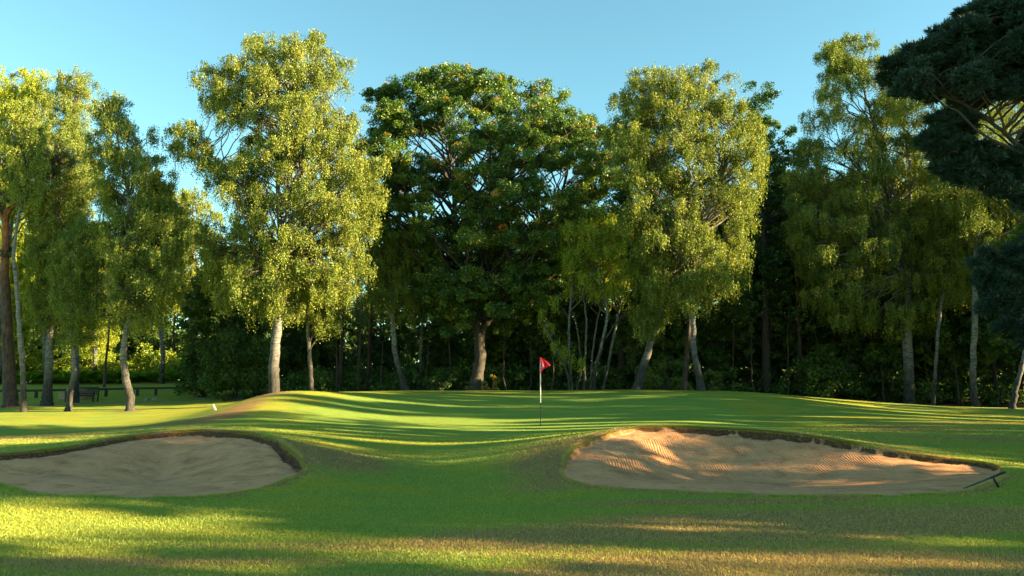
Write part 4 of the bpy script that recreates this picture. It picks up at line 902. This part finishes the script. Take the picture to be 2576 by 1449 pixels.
# ------------------------------------------------------------------ bunker rake
ra = P(2424, 1229, 11.65); rb = P(2528, 1188, 12.0)
ra[2] = float(surf(ra[:1], ra[1:2])[0])+.03
rb[2] = max(rb[2], float(surf(rb[:1], rb[1:2])[0])+.06)
root = empty('bunker_rake', ra); tag(root, 'dark green bunker rake propped on the right end of the right bunker', 'rake')
d = rb-ra; g = Geo(); g.tube([np.zeros(3), d*.66], [.012, .013], 10); g.build('handle', M['green_plastic'], root, True)
g = Geo(); g.tube([d*.64, d*1.0], [.018, .018], 10); g.build('grip', M['black_plastic'], root, True)
g = Geo(); hp = d*.70
gz0 = float(surf(np.array([ra[0]+hp[0]]), np.array([ra[1]+hp[1]]))[0])-ra[2]
for dx, dy in ((.03, -.08), (.09, -.02)): g.tube([hp, np.array((hp[0]+dx, hp[1]+dy, gz0-.03))], [.012, .009], 8)
g.build('prop_leg', M['black_plastic'], root, True)

# ------------------------------------------------------------------ bench
bx, by = P(205, 1015, 46.8)[:2]; bz = tz(bx, by)
root = empty('garden_bench', (bx, by, bz), R(-4)); tag(root, 'dark slatted wooden bench facing the green beside the gravel path', 'bench')
W2 = .86
def part(name, boxes, bevel=.006):
    g = Geo()
    for b in boxes: g.box(*b)
    return g.build(name, M['dark_wood'], root, bevel=bevel)
for sx in (-1, 1):
    part('leg', [((sx*W2, -.24, .31), (.07, .07, .62))]); part('leg', [((sx*W2, .24, .42), (.07, .07, .86), rotx(-.08))])
    part('armrest', [((sx*W2, -.02, .64), (.08, .60, .035))])
part('seat', [((0, -.22+.1*k, .42), (2*W2-.07, .075, .025)) for k in range(5)]+[((0, -.26, .38), (2*W2-.08, .03, .07))])
part('backrest', [((0, .27, .87), (2*W2-.05, .045, .085)), ((0, .24, .50), (2*W2-.05, .04, .06))]+[((-W2+.13+k*(2*W2-.26)/14, .255, .685), (.055, .02, .33)) for k in range(15)])

# ------------------------------------------------------------------ low rail fence (each bay a thing of posts and rail)
pu = [(-40, 49.6), (52, 50), (102, 50.2), (178, 50.6), (276, 51), (354, 51.4), (400, 51.6), (458, 51.8), (526, 52)]
pp = [np.array(((u-1288)/1946*y, y, 0.)) for u, y in pu]
for p in pp: p[2] = tz(p[0], p[1])
root = empty('rail_fence', pp[4]); tag(root, 'low dark timber rail on short posts running behind the bench', 'fence')
rt = []
for k, p in enumerate(pp):
    g = Geo(); g.box(p-pp[4]+np.array((0, 0, .2)), (.15, .15, .56)); g.build('post', M['dark_wood'], root, bevel=.01); rt.append(p-pp[4]+np.array((0, -.0, .47)))
for a, b in zip(rt[:-1], rt[1:]):
    L = np.linalg.norm(b-a); rz = math.atan2(b[1]-a[1], b[0]-a[0]); g = Geo(); g.box((a+b)/2+np.array((0, -.10, 0)), (L+.1, .10, .15), rotz(rz)@roty(-math.asin((b[2]-a[2])/L))); g.build('rail', M['dark_wood'], root, bevel=.012)

# ------------------------------------------------------------------ white marker post and earth bank, stones
mx, my = P(538, 1046, 29.5)[:2]; mz = tz(mx, my)
root = empty('marker_post', (mx, my, mz)); tag(root, 'short white marker post leaning left on the lower fairway', 'marker post')
g = Geo(); g.box((0, 0, .10), (.075, .05, .26), roty(-.5)); g.build('post', M['white_paint'], root, bevel=.01)
rng = np.random.default_rng(8)
ex, ey = P(232, 1000, 49.2)[:2]; ez = tz(ex, ey)
n1, n2 = 40, 18; th, ph = np.meshgrid(np.linspace(0, 2*np.pi, n1, endpoint=False), np.linspace(0, 1, n2))
rr = 1-ph**1.6; X = np.cos(th)*(1.15*rr**.6); Y = np.sin(th)*.7*rr**.6; Z = ph**.8*.82-.06
nz = fbm(X*2+5, (Y+Z*3)*2+5, 31)-.5; X = X*(1+.35*nz); Y = Y*(1+.35*nz); Z = Z+.12*nz*rr
i2 = np.arange(n2-1)[:, None]*n1; j = np.arange(n1)[None]; F = np.stack([i2+j, i2+(j+1) % n1, i2+n1+(j+1) % n1, i2+n1+j], -1).reshape(-1, 4)
o = mk('earth_mound', np.c_[X.ravel(), Y.ravel(), Z.ravel()], F, M['earth'], smooth=True, loc=(ex-1.0, ey, ez)); tag(o, 'low heap of yellow-brown earth between the bench and the dark-footed birch', 'mound')
def stone(u, v, y, r, label, seed):
    rng = np.random.default_rng(seed); x, yy = P(u, v, y)[:2]; th, ph = np.meshgrid(np.linspace(0, 2*np.pi, 12, endpoint=False), np.linspace(.08, math.pi-.08, 8))
    k = 1+.18*rng.normal(size=th.shape); V = np.c_[(np.cos(th)*np.sin(ph)*k).ravel()*r*1.4, (np.sin(th)*np.sin(ph)*k).ravel()*r, (np.cos(ph)*k).ravel()*r*.6]
    i2 = np.arange(7)[:, None]*12; j = np.arange(12)[None]; F = np.stack([i2+j, i2+(j+1) % 12, i2+12+(j+1) % 12, i2+12+j], -1).reshape(-1, 4)
    tag(mk('stone', V, F, M['stone'], smooth=True, loc=(x, yy, float(surf(np.array([x]), np.array([yy]))[0])+r*.2)), label, 'stone')
stone(392, 1004, 48, .16, 'pale stone on the far side of the path, right of the black-banded birch', 1)
stone(368, 1005, 47.8, .13, 'smaller pale stone beside the path near the black-banded birch', 2)
stone(1962, 1218, 12.05, .022, 'tiny dark pebble lying in the middle of the right bunker', 3)
stone(1955, 1215, 12.6, .02, 'tiny dark pebble near the foot of the right bunker face', 4)

# ------------------------------------------------------------------ labels: things alike in one group are told apart by their order across the picture
from collections import defaultdict
byl = defaultdict(list)
for o in C.objects:
    if o.parent is None and o.get('group') and o['group'] != 'trees off to the right': byl[o['label']].append(o)
ORD = ['first', 'second', 'third', 'fourth', 'fifth', 'sixth', 'seventh', 'eighth', 'ninth', 'tenth']
for lb_, os_ in byl.items():
    if len(os_) < 2: continue
    os_.sort(key=lambda o: o.location.x/o.location.y)
    for k, o in enumerate(os_): o['label'] = lb_+', '+('leftmost of '+str(len(os_)) if k == 0 else 'rightmost of '+str(len(os_)) if k == len(os_)-1 else ORD[k]+' from left')
